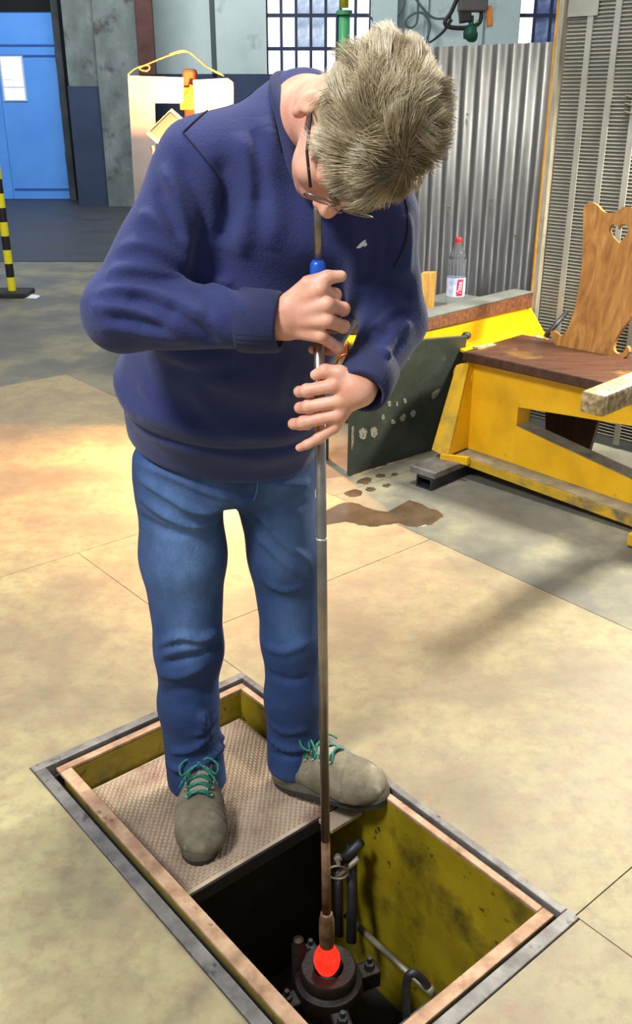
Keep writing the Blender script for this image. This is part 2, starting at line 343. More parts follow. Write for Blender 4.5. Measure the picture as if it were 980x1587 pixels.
# big cast slabs, laid in the pit's own direction, with 5 mm joints; cut round the pit opening
def slab(a0, a1, b0, b1, mat, name='concrete_slab', zt=0.0):
    g = 0.0014
    return obj(name, *obox(pit((a0+a1)/2, (b0+b1)/2, zt-0.06), PA, PB, Z, a1-a0-2*g, b1-b0-2*g, 0.12), mat, floor)
obj('concrete_slab', *prism([pit(0.0014, -0.9986), pit(2.0986, -0.9986), pit(2.0986, 2.3986), pit(PW+0.0014, 2.3986), pit(PW+0.0014, -0.0014), pit(0.0014, -0.0014)], Z*-0.12), M['floor'], floor)   # L-shaped slab behind and beside the pit
slab(0.0, PW, PL, 2.4, M['floor'])
slab(-1.05, 0.0, -0.26, 1.13, M['floor'])
slab(-1.05, 0.0, 1.13, 2.6, M['floor'])
slab(-2.6, -1.05, -0.8, 2.6, M['floor_grey'])
slab(-1.05, 0.0, -1.0, -0.26, M['floor'])
slab(-2.6, -1.05, -3.2, -0.8, M['floor_grey'])
slab(-1.05, 2.1, -3.2, -1.0, M['floor'])
slab(2.1, 5.0, -3.2, 2.4, M['floor_grey'])
slab(-5.2, -2.6, -3.2, 2.6, M['floor_grey'])
slab(-5.2, 5.0, 2.6, 5.2, M['floor_grey'])
slab(-5.2, 5.0, -6.2, -3.2, M['floor_grey'])
bed = obj('joint_bed', *join([obox(pit(-2.6, -0.4, -0.075), PA, PB, Z, 5.2, 12.0, 0.13), obox(pit(2.85, -0.4, -0.075), PA, PB, Z, 4.4, 12.0, 0.13),
      obox(pit(0.32, -3.2, -0.075), PA, PB, Z, 0.66, 6.4, 0.13), obox(pit(0.32, 3.2, -0.075), PA, PB, Z, 0.66, 4.16, 0.13)]), M['joint'], floor)
for v in bed.data.vertices: v.co.z -= 0.005
obj('far_floor_slab', *box(-14, 14, 9.45, 16.2, -0.12, 0.004), M['floor_far'], floor)
obj('middle_floor_slab', *box(-14, 14, 5.0, 9.445, -0.12, -0.001), M['floor_grey'], floor)

frame = empty('trim_1', pit(0.32, 0.56, 0), 'steel frame let into the floor around the open pit', kind='structure')
def rails(name, o, w, ztop, zbot, mat):
    """o, w: offset from the outer edge and width on the right, left, back and near side"""
    W, L = PW, PL
    r0, r1, l1, l0 = o[0], o[0]+w[0], W-o[1], W-o[1]-w[1]; k0, k1, n1, n0 = o[2], o[2]+w[2], L-o[3], L-o[3]-w[3]
    for (a0, a1, b0, b1) in ((r0, l1, k0, k1), (r0, l1, n0, n1), (r0, r1, k1, n0), (l0, l1, k1, n0)):
        obj(name, *obox(pit((a0+a1)/2, (b0+b1)/2, (ztop+zbot)/2), PA, PB, Z, a1-a0-0.001, b1-b0-0.001, ztop-zbot, 0.002), mat, frame)
rails('outer_rail', (0, 0, 0, 0), (0.020, 0.030, 0.026, 0.030), 0.004, -0.10, M['frame_steel'])
rails('groove_bed', (0.020, 0.030, 0.026, 0.030), (0.006, 0.020, 0.008, 0.010), -0.030, -0.10, M['pit_dark'])  # black bed paints in the groove's shadow
rails('inner_rail', (0.026, 0.050, 0.034, 0.040), (0.020, 0.032, 0.022, 0.028), -0.004, -0.014, M['rust_frame'])
INR, INL, INB, INN = 0.046, PW-0.082, 0.056, PL-0.068
lining = empty('pit_lining', pit(0.32, 0.56, -1.25), 'yellow painted sheet lining of the working pit', kind='structure')
D = -1.28
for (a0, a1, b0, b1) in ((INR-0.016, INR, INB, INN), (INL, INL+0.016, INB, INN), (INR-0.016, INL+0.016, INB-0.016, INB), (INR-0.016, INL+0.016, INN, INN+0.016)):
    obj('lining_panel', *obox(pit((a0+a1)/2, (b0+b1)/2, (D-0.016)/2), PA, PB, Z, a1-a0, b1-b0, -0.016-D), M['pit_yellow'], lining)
# pit bottom and bulkhead; its black stands for shade under the step
AC, AW = (INR+INL)/2, INL-INR-0.006
obj('bulkhead', *obox(pit(AC, 0.40, -0.72), PA, PB, Z, AW, 0.02, 1.1), M['pit_dark'], lining)
obj('bed_plate', *obox(pit(AC, (0.42+INN)/2, -0.66), PA, PB, Z, AW, INN-0.43, 0.04), M['pit_dark'], lining)

# ribbed step plate he stands on
SZ = -0.090; SF = 0.514
stepo = empty('step_plate', pit(AC, 0.29, SZ-0.03), 'worn ribbed steel step plate set inside the pit opening', 'step')
obj('plate', *obox(pit(AC, (INB+SF)/2, SZ-0.012), PA, PB, Z, AW-0.02, SF-INB-0.014, 0.02, 0.002), M['step'], stepo)
obj('front_lip', *obox(pit(AC, SF-0.004, SZ-0.020), PA, PB, Z, AW-0.02, 0.006, 0.034), M['pit_dark'], stepo)
bumps = []
na, nb = 30, 52
for i in range(na):
    for j in range(nb):
        a = INR+0.02 + (AW-0.045)*(i+0.5*(j % 2))/na; b_ = INB+0.014 + (SF-INB-0.03)*(j+0.5)/nb
        c = pit(a, b_, SZ-0.002); s = 0.0062; t = 0.0030
        V = np.array([c-PA*s-PB*t, c+PA*s-PB*t, c+PA*s+PB*t, c-PA*s+PB*t, c-PA*s*0.5+Z*0.0048, c+PA*s*0.5+Z*0.0048])
        bumps.append((V, [(0,4,5,1)[::-1], (1,5,2)[::-1], (2,5,4,3)[::-1], (3,4,0)[::-1]]))
obj('raised_tread', *join(bumps), M['step'], stepo, kind='stuff')
obj('plate_tab', *obox(pit(0.10, SF+0.022, SZ-0.008), PA, PB, Z, 0.10, 0.05, 0.012, 0.002), M['step'], stepo)

# ================================================================ IN THE PIT: mould, glass, clamps
gp = atd(507, 1475, 1.50)                       # blowpipe end
gx, gy, gz = gp
mold = empty('glass_mould', (gx, gy, gz-0.40), 'black cast iron mould with lugs standing deep in the pit', 'mould')
mt = gz - 0.060                                 # mould mouth height
mc = npa(gx+0.004, gy+0.012, 0)
obj('mould_body', *lathe([(0.034, mt-0.05), (0.034, mt), (0.060, mt+0.002), (0.064, mt-0.004), (0.064, mt-0.03), (0.076, mt-0.036), (0.080, mt-0.06), (0.074, mt-0.10), (0.074, mt-0.36), (0.06, mt-0.37), (0.01, mt-0.37)], mc, seg=36), M['black_iron'], mold, autosmooth=35)
for k, (an, r) in enumerate(((0.4, 0.10), (2.0, 0.095), (3.6, 0.10), (5.0, 0.10))):
    d = npa(math.cos(an), math.sin(an), 0); e = npa(-d[1], d[0], 0)
    obj('clamp_lug', *obox(mc + d*r + Z*(mt-0.075), d, e, Z, 0.05, 0.042, 0.05, 0.005), M['black_iron'], mold)
    obj('bolt', *lathe([(0.012, 0), (0.012, 0.014), (0.006, 0.016), (0.006, 0.03)], mc + d*(r+0.004) + Z*(mt-0.05), seg=6), M['dark_steel'], mold)
obj('side_arm', *join([tube([mc+npa(-0.02,-0.07,mt-0.09), mc+npa(-0.09,-0.09,mt-0.10), mc+npa(-0.16,-0.05,mt-0.12)], 0.012)]), M['black_iron'], mold, smooth=True)
obj('hinge_post', *join([lathe([(0.016, mt-0.2), (0.016, mt+0.03), (0.012, mt+0.036), (0.012, mt+0.05), (0.004, mt+0.054)], mc+npa(-0.068, 0.03, 0), seg=14)]), M['black_iron'], mold, autosmooth=40)
obj('base_ring', *lathe([(0.10, mt-0.372), (0.12, mt-0.37), (0.12, mt-0.34), (0.075, mt-0.33)], mc, seg=36), M['black_iron'], mold, autosmooth=40)
# cast table in the pit that carries the mould
tb = empty('mould_table', pit(0.3, 0.78, -0.6), 'rusty round cast table top below the mould', 'table')
obj('table_top', *lathe([(0.02, mt-0.40), (0.19, mt-0.40), (0.20, mt-0.39), (0.20, mt-0.378), (0.19, mt-0.372), (0.02, mt-0.372)], mc+npa(0.02, 0.0, 0), seg=40), M['rust_frame'], tb, autosmooth=40)
obj('pedestal', *lathe([(0.06, -0.64), (0.05, -0.60), (0.05, mt-0.40)], mc+npa(0.02, 0, 0), seg=20), M['black_iron'], tb, autosmooth=40) if mt-0.40 > -0.63 else None

gob = obj('molten_glass_gob', *lathe([(0.002, 0.0), (0.013, 0.002), (0.022, 0.010), (0.028, 0.024), (0.0300, 0.038), (0.0280, 0.052), (0.0225, 0.064), (0.0190, 0.074), (0.0165, 0.082), (0.013, 0.086)], (gx, gy, gz-0.062), seg=32), M['molten'], smooth=True)
tag(gob, 'glowing red drop of molten glass on the blowpipe end', 'molten glass')

# blowpipe
pt = atd(492, 322, 1.50); px_axis = unit(gp - pt)
pipe = empty('blowpipe', gp, 'long steel glass blowing pipe held upright between mouth and pit', 'blowpipe')
plen = np.linalg.norm(gp - pt)
def pp(s): return pt + px_axis*s
obj('mouth_tube', *tube([pp(-0.004), pp(0.004), pp(0.085)], [0.0058, 0.0068, 0.0070], 16), M['pipe'], pipe, smooth=True)
obj('blue_collar', *lathe([(0.0085, 0.0), (0.0125, 0.006), (0.0135, 0.03), (0.0135, 0.075), (0.010, 0.09)], pp(0.078), px_axis, 20), M['blue_grip'], pipe, smooth=True)
obj('shaft', *tube([pp(0.12), pp(plen-0.115)], 0.0092, 16), M['pipe'], pipe, smooth=True)
obj('shaft_ring', *lathe([(0.0096, 0), (0.0103, 0.002), (0.0096, 0.004)], pp(0.56), px_axis, 16), M['eyelet'], pipe, smooth=True)
obj('lower_shaft', *tube([pp(plen-0.32), pp(plen-0.095)], [0.0094, 0.0100], 16), M['pipe_rust'], pipe, smooth=True)
obj('iron_nose', *lathe([(0.011, 0.0), (0.0135, 0.004), (0.0145, 0.012), (0.0165, 0.02), (0.0172, 0.06), (0.0165, 0.09), (0.0150, 0.108)], pp(plen-0.118), px_axis, 20), M['pipe_rust'], pipe, smooth=True)
obj('glass_neck', *lathe([(0.014, 0.0), (0.0175, 0.004), (0.0165, 0.012), (0.0185, 0.02), (0.017, 0.03)], pp(plen-0.018), px_axis, 20), emission('cooling_glass', '8c1a10', 0.35), pipe, smooth=True)

# valve clamps and pipes on the pit's right wall
cl = empty('valve_assembly', pit(0.13, 0.50, -0.6), 'dark valve and clamp pipework against the pit lining', 'pipework')
def apit(x, y, d): return atd(x, y, d)
obj('standpipe', *tube([apit(545, 1310, 1.74), apit(546, 1400, 1.70), apit(545, 1460, 1.66)], 0.013, 12), M['dark_steel'], cl, smooth=True)
obj('standpipe', *tube([apit(524, 1330, 1.78), apit(527, 1450, 1.72)], 0.010, 12), M['dark_steel'], cl, smooth=True)
obj('clamp_bar', *tube([apit(517, 1345, 1.72), apit(560, 1305, 1.72)], 0.012, 10), M['dark_steel'], cl, smooth=True)
obj('clamp_bar', *tube([apit(520, 1362, 1.71), apit(556, 1330, 1.71)], 0.007, 10), M['worn_edge'], cl, smooth=True)
obj('bolt', *lathe([(0.010, 0), (0.010, 0.012), (0.005, 0.014), (0.005, 0.035)], apit(524, 1328, 1.70), (0, -1, 0.3), 6), M['worn_edge'], cl)
obj('valve_wheel', *tube(catmull([apit(524+16*math.cos(t), 1352+10*math.sin(t), 1.70) for t in np.linspace(0, 2*math.pi, 10)[:-1]], 3, True), 0.003, 6, closed=True), M['worn_edge'], cl, smooth=True)
bar = obj('ledge_bar', *tube([pit(0.10, 0.56, -0.40), pit(0.10, 0.93, -0.40)], 0.008, 8), M['worn_edge'], smooth=True)
tag(bar, 'thin bright steel ledge bar low on the pit wall', 'bar')
hk = empty('hooked_lever', apit(630, 1590, 1.40), 'bent steel lever with hooked bright tip beside the mould', 'lever')
obj('lever_rod', *tube(catmull([apit(632, 1620, 1.46), apit(630, 1560, 1.46), apit(631, 1520, 1.46), apit(640, 1508, 1.46), apit(655, 1518, 1.46), apit(668, 1536, 1.455)], 6), 0.0095, 10), M['dark_steel'], hk, smooth=True)
obj('bright_tip', *tube([apit(664, 1530, 1.455), apit(671, 1541, 1.452)], [0.0105, 0.0085], 10), M['worn_edge'], hk, smooth=True)
gb = obj('grey_block', *bevel_vf(obox(pit(0.20, 0.93, -0.42), PA, PB, Z, 0.16, 0.12, 0.08), 0.012, 3), M['shelf_grey'], autosmooth=40)
tag(gb, 'grey cast block at the near end of the pit below the lever', 'block')

# wet stain on the floor by the slate plate
def blob(name, pts, z, mat, label, cat):
    P = catmull([atz(x, y, z) for x, y in pts], 4, True); c = P.mean(0); n = len(P)
    P = P + rng.normal(0, 0.004, P.shape)*npa(1, 1, 0)
    top = P.copy(); bot = c + (P-c)*1.015; bot[:, 2] = z-0.0015
    V = np.concatenate([[c+Z*0.0006], top, bot]); F = [(0, 1+i, 1+(i+1) % n) for i in range(n)] + [(1+i, 1+n+i, 1+n+(i+1) % n, 1+(i+1) % n) for i in range(n)]
    o = obj(name, V, F, mat); return tag(o, label, cat)
blob('puddle', [(508,790),(545,778),(590,792),(622,790),(636,776),(660,785),(686,797),(668,812),(640,816),(620,809),(585,815),(556,812),(530,806),(508,812),(490,806)], 0.0015, M['wet'], 'brown wet puddle spreading on the concrete floor', 'puddle')
for k, (x, y, r) in enumerate(((566,745,11),(590,737,7),(548,764,13),(600,752,6),(575,758,7),(612,735,5))):
    blob('water_drip', [(x-r, y), (x-r*0.3, y-r*0.4), (x+r*0.8, y-r*0.35), (x+r, y+r*0.1), (x+r*0.2, y+r*0.4), (x-r*0.6, y+r*0.35)], 0.0015, M['wet'], ('largest', 'tiny', 'leftmost', 'right hand', 'middle', 'rearmost')[k] + ' of the dark water drips under the slanted plate', 'drip')['group'] = 'water drips'

# ================================================================ BENCH  (p along the seat front, q to the back)
BP = npa(math.sqrt(.5), -math.sqrt(.5), 0); BQ = npa(math.sqrt(.5), math.sqrt(.5), 0); S0 = npa(0.64, 3.83, 0)
def bn(p, q, z): return S0 + BP*p + BQ*q + Z*z
def trace(pts, q): return [onp(x, y, bn(0, q, 0), BQ) for x, y in pts]
def tracep(pts, p): return [onp(x, y, bn(p, 0, 0), BP) for x, y in pts]
bench = empty('glassmaking_bench', bn(0.4, 0.2, 0), 'yellow steel bench with dark wooden seat standing by the perforated screen', 'bench')
# side plate with its long tapering window: four members around the opening
def pz(p, z, q): return bn(p, q, z)
seat_v = [bn(-0.01, -0.035, 0.49), bn(1.05, -0.035, 0.49), bn(1.05, 0.40, 0.49), bn(-0.01, 0.40, 0.49)]
obj('seat', *bevel_vf(prism(seat_v, Z*0.042), 0.006), M['seat_wood'], bench)
obj('plate_left', *prism([pz(-0.0, 0.095, 0.02), pz(0.245, 0.085, 0.02), pz(0.245, 0.487, 0.02), pz(-0.0, 0.487, 0.02)], BQ*0.09), M['yellow'], bench)
obj('upper_beam', *prism([pz(0.245, 0.335, 0.02), pz(1.02, 0.395, 0.02), pz(1.02, 0.487, 0.02), pz(0.245, 0.487, 0.02)], BQ*0.09), M['yellow'], bench)
obj('lower_beam', *prism([pz(0.245, 0.085, 0.02), pz(1.02, 0.05, 0.02), pz(1.02, 0.125, 0.02), pz(0.245, 0.252, 0.02)], BQ*0.09), M['yellow'], bench)
obj('beam_edge', *prism([pz(0.246, 0.252, 0.025), pz(1.02, 0.1255, 0.025), pz(1.02, 0.1275, 0.025), pz(0.246, 0.254, 0.025)], BQ*0.08), M['worn_edge'], bench)
obj('bottom_flange', *prism([pz(0.02, 0.085, -0.075), pz(1.02, 0.05, -0.075), pz(1.02, 0.062, -0.075), pz(0.02, 0.097, -0.075)], BQ*0.095), M['worn_edge'], bench)
obj('flange_edge', *prism([pz(0.02, 0.062, -0.078), pz(1.02, 0.018, -0.078), pz(1.02, 0.062, -0.078), pz(0.02, 0.097, -0.078)], BQ*0.008), M['yellow_worn'], bench)
obj('end_web', *prism([bn(0.0, 0.02, 0.10), bn(0.0, 0.02, 0.485), bn(0.0, -0.015, 0.485), bn(0.0, -0.12, 0.10)], BP*0.012), M['yellow'], bench)
obj('end_plate', *prism([bn(-0.055, -0.012, 0.46), bn(0.012, -0.016, 0.485), bn(0.012, -0.124, 0.09), bn(-0.075, -0.124, 0.105)], BQ*0.012), M['yellow_worn'], bench)
obj('toe_plate', *prism([bn(-0.02, -0.135, 0.075), bn(0.10, -0.105, 0.075), bn(0.10, -0.105, 0.108), bn(-0.02, -0.135, 0.100)], BQ*0.02), M['yellow'], bench)
lug = obj('lug', *lathe([(0.048, -0.006), (0.050, -0.004), (0.050, 0.004), (0.048, 0.006)], bn(-0.035, 0.015, 0.415), BQ, 24), M['yellow'], bench, autosmooth=40)
obj('bolt_hole_disc', *lathe([(0.011, -0.003), (0.011, 0.001)], bn(-0.052, 0.006, 0.43), BQ, 14), M['black'], lug)  # solid disc, black in place of the hole's inner shade
for p in (0.05, 0.92): obj('rear_leg', *obox(bn(p, 0.36, 0.245), BP, BQ, Z, 0.06, 0.05, 0.49), M['yellow_worn'], bench)
# left arm: board on a yellow angle bracket
obj('arm_board', *bevel_vf(prism([bn(-0.155, -0.30, 0.605), bn(-0.155, -0.30, 0.655), bn(-0.155, 0.69, 0.655), bn(-0.155, 0.70, 0.585)], BP*-0.10), 0.005), M['arm_wood'], bench)
obj('arm_top_sheet', *prism([bn(-0.152, -0.30, 0.656), bn(-0.152, 0.69, 0.656), bn(-0.258, 0.69, 0.656), bn(-0.258, -0.30, 0.656)], Z*0.004), M['shelf_grey'], bench)
obj('bracket_web', *prism([bn(-0.165, -0.28, 0.605), bn(-0.165, 0.70, 0.585), bn(-0.165, 0.70, 0.50), bn(-0.165, -0.28, 0.50)], BP*-0.012), M['yellow'], bench)
obj('bracket_shelf', *prism([bn(-0.165, 0.12, 0.50), bn(-0.165, 0.66, 0.50), bn(0.02, 0.60, 0.455), bn(0.02, 0.12, 0.455)], Z*-0.012), M['yellow'], bench)
obj('gusset', *prism([bn(-0.17, 0.62, 0.50), bn(-0.17, 0.68, 0.59), bn(0.05, 0.56, 0.445)], BP*0.004+BQ*0.012), M['yellow'], bench)
for p in (-0.2,): obj('arm_leg', *obox(bn(p, 0.62, 0.25), BP, BQ, Z, 0.05, 0.05, 0.50), M['yellow_worn'], bench)
obj('pale_slip', *prism([bn(-0.01, 0.03, 0.533), bn(-0.01, 0.52, 0.50), bn(0.05, 0.50, 0.50), bn(0.02, 0.03, 0.533)], Z*0.008), M['rail_wood'], bench)
# right arm: pale worn rail that sticks out in front
ra = [onp(905, 603, bn(0, 0, 0.65), Z), ]
obj('arm_rail', *obox(bn(0.875, 0.02, 0.615), BP, BQ, Z, 0.085, 1.15, 0.072, 0.010), M['rail_wood'], bench, autosmooth=35)
obj('rail_post', *obox(bn(0.90, 0.30, 0.29), BP, BQ, Z, 0.05, 0.06, 0.58), M['yellow_worn'], bench)
ft = obj('arm_foot', *obox(bn(0.94, 0.25, 0.03), BP, BQ, Z, 0.10, 0.9, 0.05, 0.006), M['yellow'], bench)
# sole bars under the left end
bs = empty('sole_bars', bn(0.02, -0.2, 0), 'stacked black steel bars under the left end of the yellow bench', 'steel bars')
def hollow(c, sx, sy, sz, t):
    parts = [obox(c + Z*(sz/2-t/2), BP, BQ, Z, sx, sy, t), obox(c - Z*(sz/2-t/2), BP, BQ, Z, sx, sy, t), obox(c + BP*(sx/2-t/2), BP, BQ, Z, t, sy, sz-2*t), obox(c - BP*(sx/2-t/2), BP, BQ, Z, t, sy, sz-2*t)]
    return join(parts)
obj('hollow_bar', *hollow(bn(0.02, 0.03, 0.0255), 0.08, 0.64, 0.05, 0.006), M['dark_steel'], bs)
obj('flat_bar', *obox(bn(0.005, -0.055, 0.0655), BP, BQ, Z, 0.13, 0.46, 0.028, 0.003), M['frame_steel'], bs)

# chair back of golden plywood with a heart cut-out, standing on a board leg
ch = empty('plank_chair', bn(0.37, 0.37, 0), 'golden plywood chair back with heart cut-out behind the bench seat', 'chair')
outl = [(905,322),(915,313),(926,318),(934,327),(944,330),(956,328),(966,321),(978,321),(990,330),(1000,345),(1003,370),(996,400),(990,430),(985,462),(978,490),(966,508),(955,524),(951,540),(957,548),(966,546),(972,536),(975,545),(966,556),(957,557),(930,552),(905,547),(880,544),(866,541),(858,530),(853,515),(858,513),(868,520),(876,516),(885,497),(893,470),(898,440),(902,410),(903,380),(904,350)]
lean = unit(BQ - Z*0.17)                # board leans back a little
def chp(x, y): return onp(x, y, bn(0, 0.33, 0.53), lean)
heart = []
for t in np.linspace(0, 2*math.pi, 25)[:-1]:
    heart.append((959 + 0.95*16*math.sin(t)**3*0.98, 361 - 1.15*(13*math.cos(t)-5*math.cos(2*t)-2*math.cos(3*t)-math.cos(4*t))))
bmh = bmesh.new()
def loopedges(pts):
    vs_ = [bmh.verts.new(chp(x, y)) for x, y in pts]
    return [bmh.edges.new((vs_[i], vs_[(i+1) % len(vs_)])) for i in range(len(vs_))]
ed = loopedges([tuple(p) for p in catmull(np.array([(x, y, 0) for x, y in outl]), 3, True)[:, :2]]) + loopedges(heart)
bmesh.ops.triangle_fill(bmh, edges=ed, use_beauty=True)
ret = bmesh.ops.extrude_face_region(bmh, geom=bmh.faces[:]); thick = lean*0.022
for v in [g for g in ret['geom'] if isinstance(g, bmesh.types.BMVert)]: v.co += Vector(thick)
bmesh.ops.recalc_face_normals(bmh, faces=bmh.faces[:]); bmh.verts.index_update()
obj('backrest', [v.co[:] for v in bmh.verts], [tuple(v.index for v in f.verts) for f in bmh.faces], M['back_wood'], ch); bmh.free()
obj('board_leg', *prism([bn(0.16, 0.42, 0.0), bn(0.36, 0.42, 0.0), bn(0.44, 0.42, 0.49), bn(0.10, 0.42, 0.49)], BQ*0.024), M['dark_wood'], ch)

# slanted dark plate leaning under the left arm
sp0, sp1 = atz(541, 738, 0.004), atz(681, 694, 0.004)
stop = atz(725, 521, 0.545); up_v = stop - sp1
nrm = unit(np.cross(sp1-sp0, up_v)); nrm = -nrm if nrm[1] > 0 else nrm
slate = empty('steel_plate', (sp0+sp1)/2, 'dark green scratched steel plate leaning against the left bench arm', 'plate')
obj('sheet', *bevel_vf(prism([sp0, sp1, sp1+up_v*0.72+unit(sp1-sp0)*0.02, sp1+up_v, onp(546, 536, sp0, nrm)], nrm*-0.014), 0.002), M['slate'], slate)
obj('folded_edge', *tube([sp1+up_v*0.995+nrm*-0.012, sp1+up_v*0.995+unit(sp1-sp0)*0.035+nrm*-0.03+Z*-0.012], 0.017, 12), M['dark_steel'], slate, smooth=True)
def mark(pts):
    P = catmull([onp(x, y, sp0+nrm*0.0008, nrm) for x, y in pts], 3, True); cc = P.mean(0); P = cc + (P-cc)*(0.62+0.30*rng.random((len(P), 1))); obj('paint_mark', *prism(P, nrm*0.0008), M['chalk'], slate)
for pts in ([(556,664),(566,661),(571,666),(569,678),(561,684),(556,678)], [(573,664),(582,660),(587,668),(583,678),(576,680)], [(600,622),(606,619),(607,630),(602,631)], [(614,622),(617,621),(617,630),(614,630)],
            [(625,616),(631,619),(631,624),(626,626)], [(620,645),(628,640),(630,648),(624,654),(619,652)], [(637,637),(643,634),(646,641),(641,648),(636,645)], [(606,648),(614,652),(613,658),(606,657)], [(591,645),(596,641),(597,648),(592,652)], [(667,612),(676,603),(685,600),(684,607),(676,618),(668,622)], [(545,660),(549,657),(548,690),(544,700)]):
    mark(pts)

# shelf box, bottle and wood block behind the left arm
bpos = atz(705, 475, 0.60)
shelf = empty('side_cabinet', bn(-0.42, 0.47, 0), 'low grey steel cabinet between the bench arm and the corrugated sheet', 'cabinet')
obj('body', *obox(bn(-0.44, 0.46, 0.29), BP, BQ, Z, 0.34, 0.40, 0.58, 0.004), M['shelf_grey'], shelf)
obj('top', *obox(bn(-0.44, 0.46, 0.59), BP, BQ, Z, 0.36, 0.42, 0.02, 0.003), M['shelf_grey'], shelf)
bot = empty('water_bottle', bpos, 'clear plastic water bottle with red cap on the grey cabinet', 'bottle')
clear, nt_, bb = nodes('clear_plastic'); bb.inputs['Base Color'].default_value = (0.95, 0.97, 1.0, 1); bb.inputs['Transmission Weight'].default_value = 0.96; bb.inputs['Roughness'].default_value = 0.03; bb.inputs['IOR'].default_value = 1.17
prof = [(0.030, 0.0), (0.041, 0.004), (0.043, 0.012)]
h = 0.02
while h < 0.20:
    prof += [(0.0425, h), (0.0405, h+0.005), (0.0425, h+0.010)] if not 0.05 < h < 0.135 else [(0.0425, h), (0.0425, h+0.010)]
    h += 0.0135
prof += [(0.042, 0.205), (0.039, 0.225), (0.031, 0.25), (0.021, 0.268), (0.0145, 0.278), (0.0135, 0.286), (0.016, 0.288), (0.016, 0.291), (0.0130, 0.292), (0.0130, 0.296)]
bs_ = 1.0
obj('body', *lathe(prof, bpos, seg=28), clear, bot, smooth=True)
obj('cap', *lathe([(0.0150, 0.291), (0.0158, 0.293), (0.0158, 0.309), (0.0145, 0.311), (0.002, 0.311)], bpos, seg=24), M['cap_red'], bot, autosmooth=40)
fwd = unit(npa(0, 0, 0.8) - bpos); fwd[2] = 0; fwd = unit(fwd); rgt = npa(-fwd[1], fwd[0], 0)
def wrap(u, v, r): a = u/r; return bpos + (fwd*math.cos(a) + rgt*math.sin(a))*r + Z*v
def band(u0, u1, v0, v1, r, n=12, skew=0.0):
    V = []; F = []
    for i in range(n+1):
        u = u0 + (u1-u0)*i/n; V += [wrap(u, v0, r), wrap(u + skew, v1, r)]
    return np.array(V), [(2*i, 2*i+2, 2*i+3, 2*i+1) for i in range(n)]
lab = obj('label', *band(-math.pi*0.0432, math.pi*0.0432, 0.052, 0.136, 0.0434, 48), M['label_white'], bot, smooth=True)
redp = obj('label_panel', *band(0.002, 0.034, 0.056, 0.132, 0.0438, 10, 0.004), M['label_red'], lab, smooth=True)
def text_mesh(s, size):
    cu = bpy.data.curves.new('lettering', 'FONT'); cu.body = s; cu.size = size; cu.align_x = 'CENTER'; cu.align_y = 'CENTER'; cu.offset = 0.0004; cu.resolution_u = 3
    o = bpy.data.objects.new('lettering', cu); COL.objects.link(o); bpy.context.view_layer.update()
    me = o.to_mesh(); V = np.array([v.co[:] for v in me.vertices]); F = [tuple(p.vertices) for p in me.polygons]; o.to_mesh_clear()
    bpy.data.objects.remove(o); bpy.data.curves.remove(cu); return V, F
tv, tf = text_mesh('Vittel', 0.030)
obj('lettering', np.array([wrap(0.019 - y + 0.002*x/0.04, 0.094 + x, 0.0442) for x, y, _ in tv]), tf, M['white_print'], lab)
w0, w1, w2, w3 = atd(655, 492, 4.32), atd(668, 492, 4.32), atd(673, 424, 4.32), atd(653, 424, 4.32); w0[2] = w1[2] = 0.601
wbk = obj('wood_block', *prism([w0, w1, w2, w3], (0.02, 0.06, 0)), M['tan_wood'])
tag(wbk, 'upright tan plywood offcut beside the water bottle', 'wood block')

# ================================================================ SCREENS BEHIND THE BENCH
cs = empty('corrugated_sheet', bn(-0.65, 0.72, 0), 'upright corrugated galvanised sheet standing beside the perforated screen', 'sheet')
P0, P1 = -1.02, -0.185; N = 10*14; V = []
for i in range(N+1):
    p = P0 + (P1-P0)*i/N; w = 0.016*math.cos(2*math.pi*i/14)
    for zz in (0.01, 1.71): V.append(bn(p, 0.735+w, zz))
F = [(2*i, 2*i+2, 2*i+3, 2*i+1) for i in range(N)]
n0 = len(V); V += [np.array(v) + BQ*0.0015 for v in V]
F += [tuple(n0+k for k in f[::-1]) for f in F[:N]] + [(2*i+1, 2*i+3, n0+2*i+3, n0+2*i+1) for i in range(N)]
obj('sheet', V, F, M['corrugated'], cs, smooth=True)
for p, z in ((-0.30, 0.9), (-0.62, 1.42), (-0.70, 1.0), (-0.45, 1.05)):
    obj('rivet', *lathe([(0.006, 0), (0.005, 0.004), (0.001, 0.005)], bn(p, 0.722, z), -BQ, 10), M['worn_edge'], cs, smooth=True)

ms = empty('perforated_screen', bn(0.3, 0.72, 0), 'tall grey perforated steel screen with plain vertical bands behind the bench', 'screen')
def ponp(x, y): v = onp(x, y, bn(0, 0.70, 0), BQ); return float(np.dot(v-S0, BP))
edges = [ponp(864, 160), ponp(895, 160), ponp(904, 160), ponp(937, 160), ponp(946, 160), ponp(976, 160)]
col_w = (edges[1]-edges[0]+edges[3]-edges[2]+edges[5]-edges[4])/3; st_w = (edges[2]-edges[1]+edges[4]-edges[3])/2
ZT = 2.10
obj('backing_sheet', *obox(bn(0.75, 0.735, ZT/2+0.02), BP, BQ, Z, 1.86, 0.006, ZT-0.04), M['mesh_back'], ms)
p = edges[0]; bars0 = None
def louvres(p0, p1):
    parts = []
    for k in range(int((ZT-0.06)/0.0150)):
        z0 = 0.05 + k*0.0150
        V = [bn(p0, 0.728, z0), bn(p1, 0.728, z0), bn(p1, 0.720, z0+0.0045), bn(p0, 0.720, z0+0.0045), bn(p0, 0.728, z0+0.0095), bn(p1, 0.728, z0+0.0095)]
        parts.append((np.array(V), [(0,1,2,3), (3,2,5,4)]))
    return join(parts)
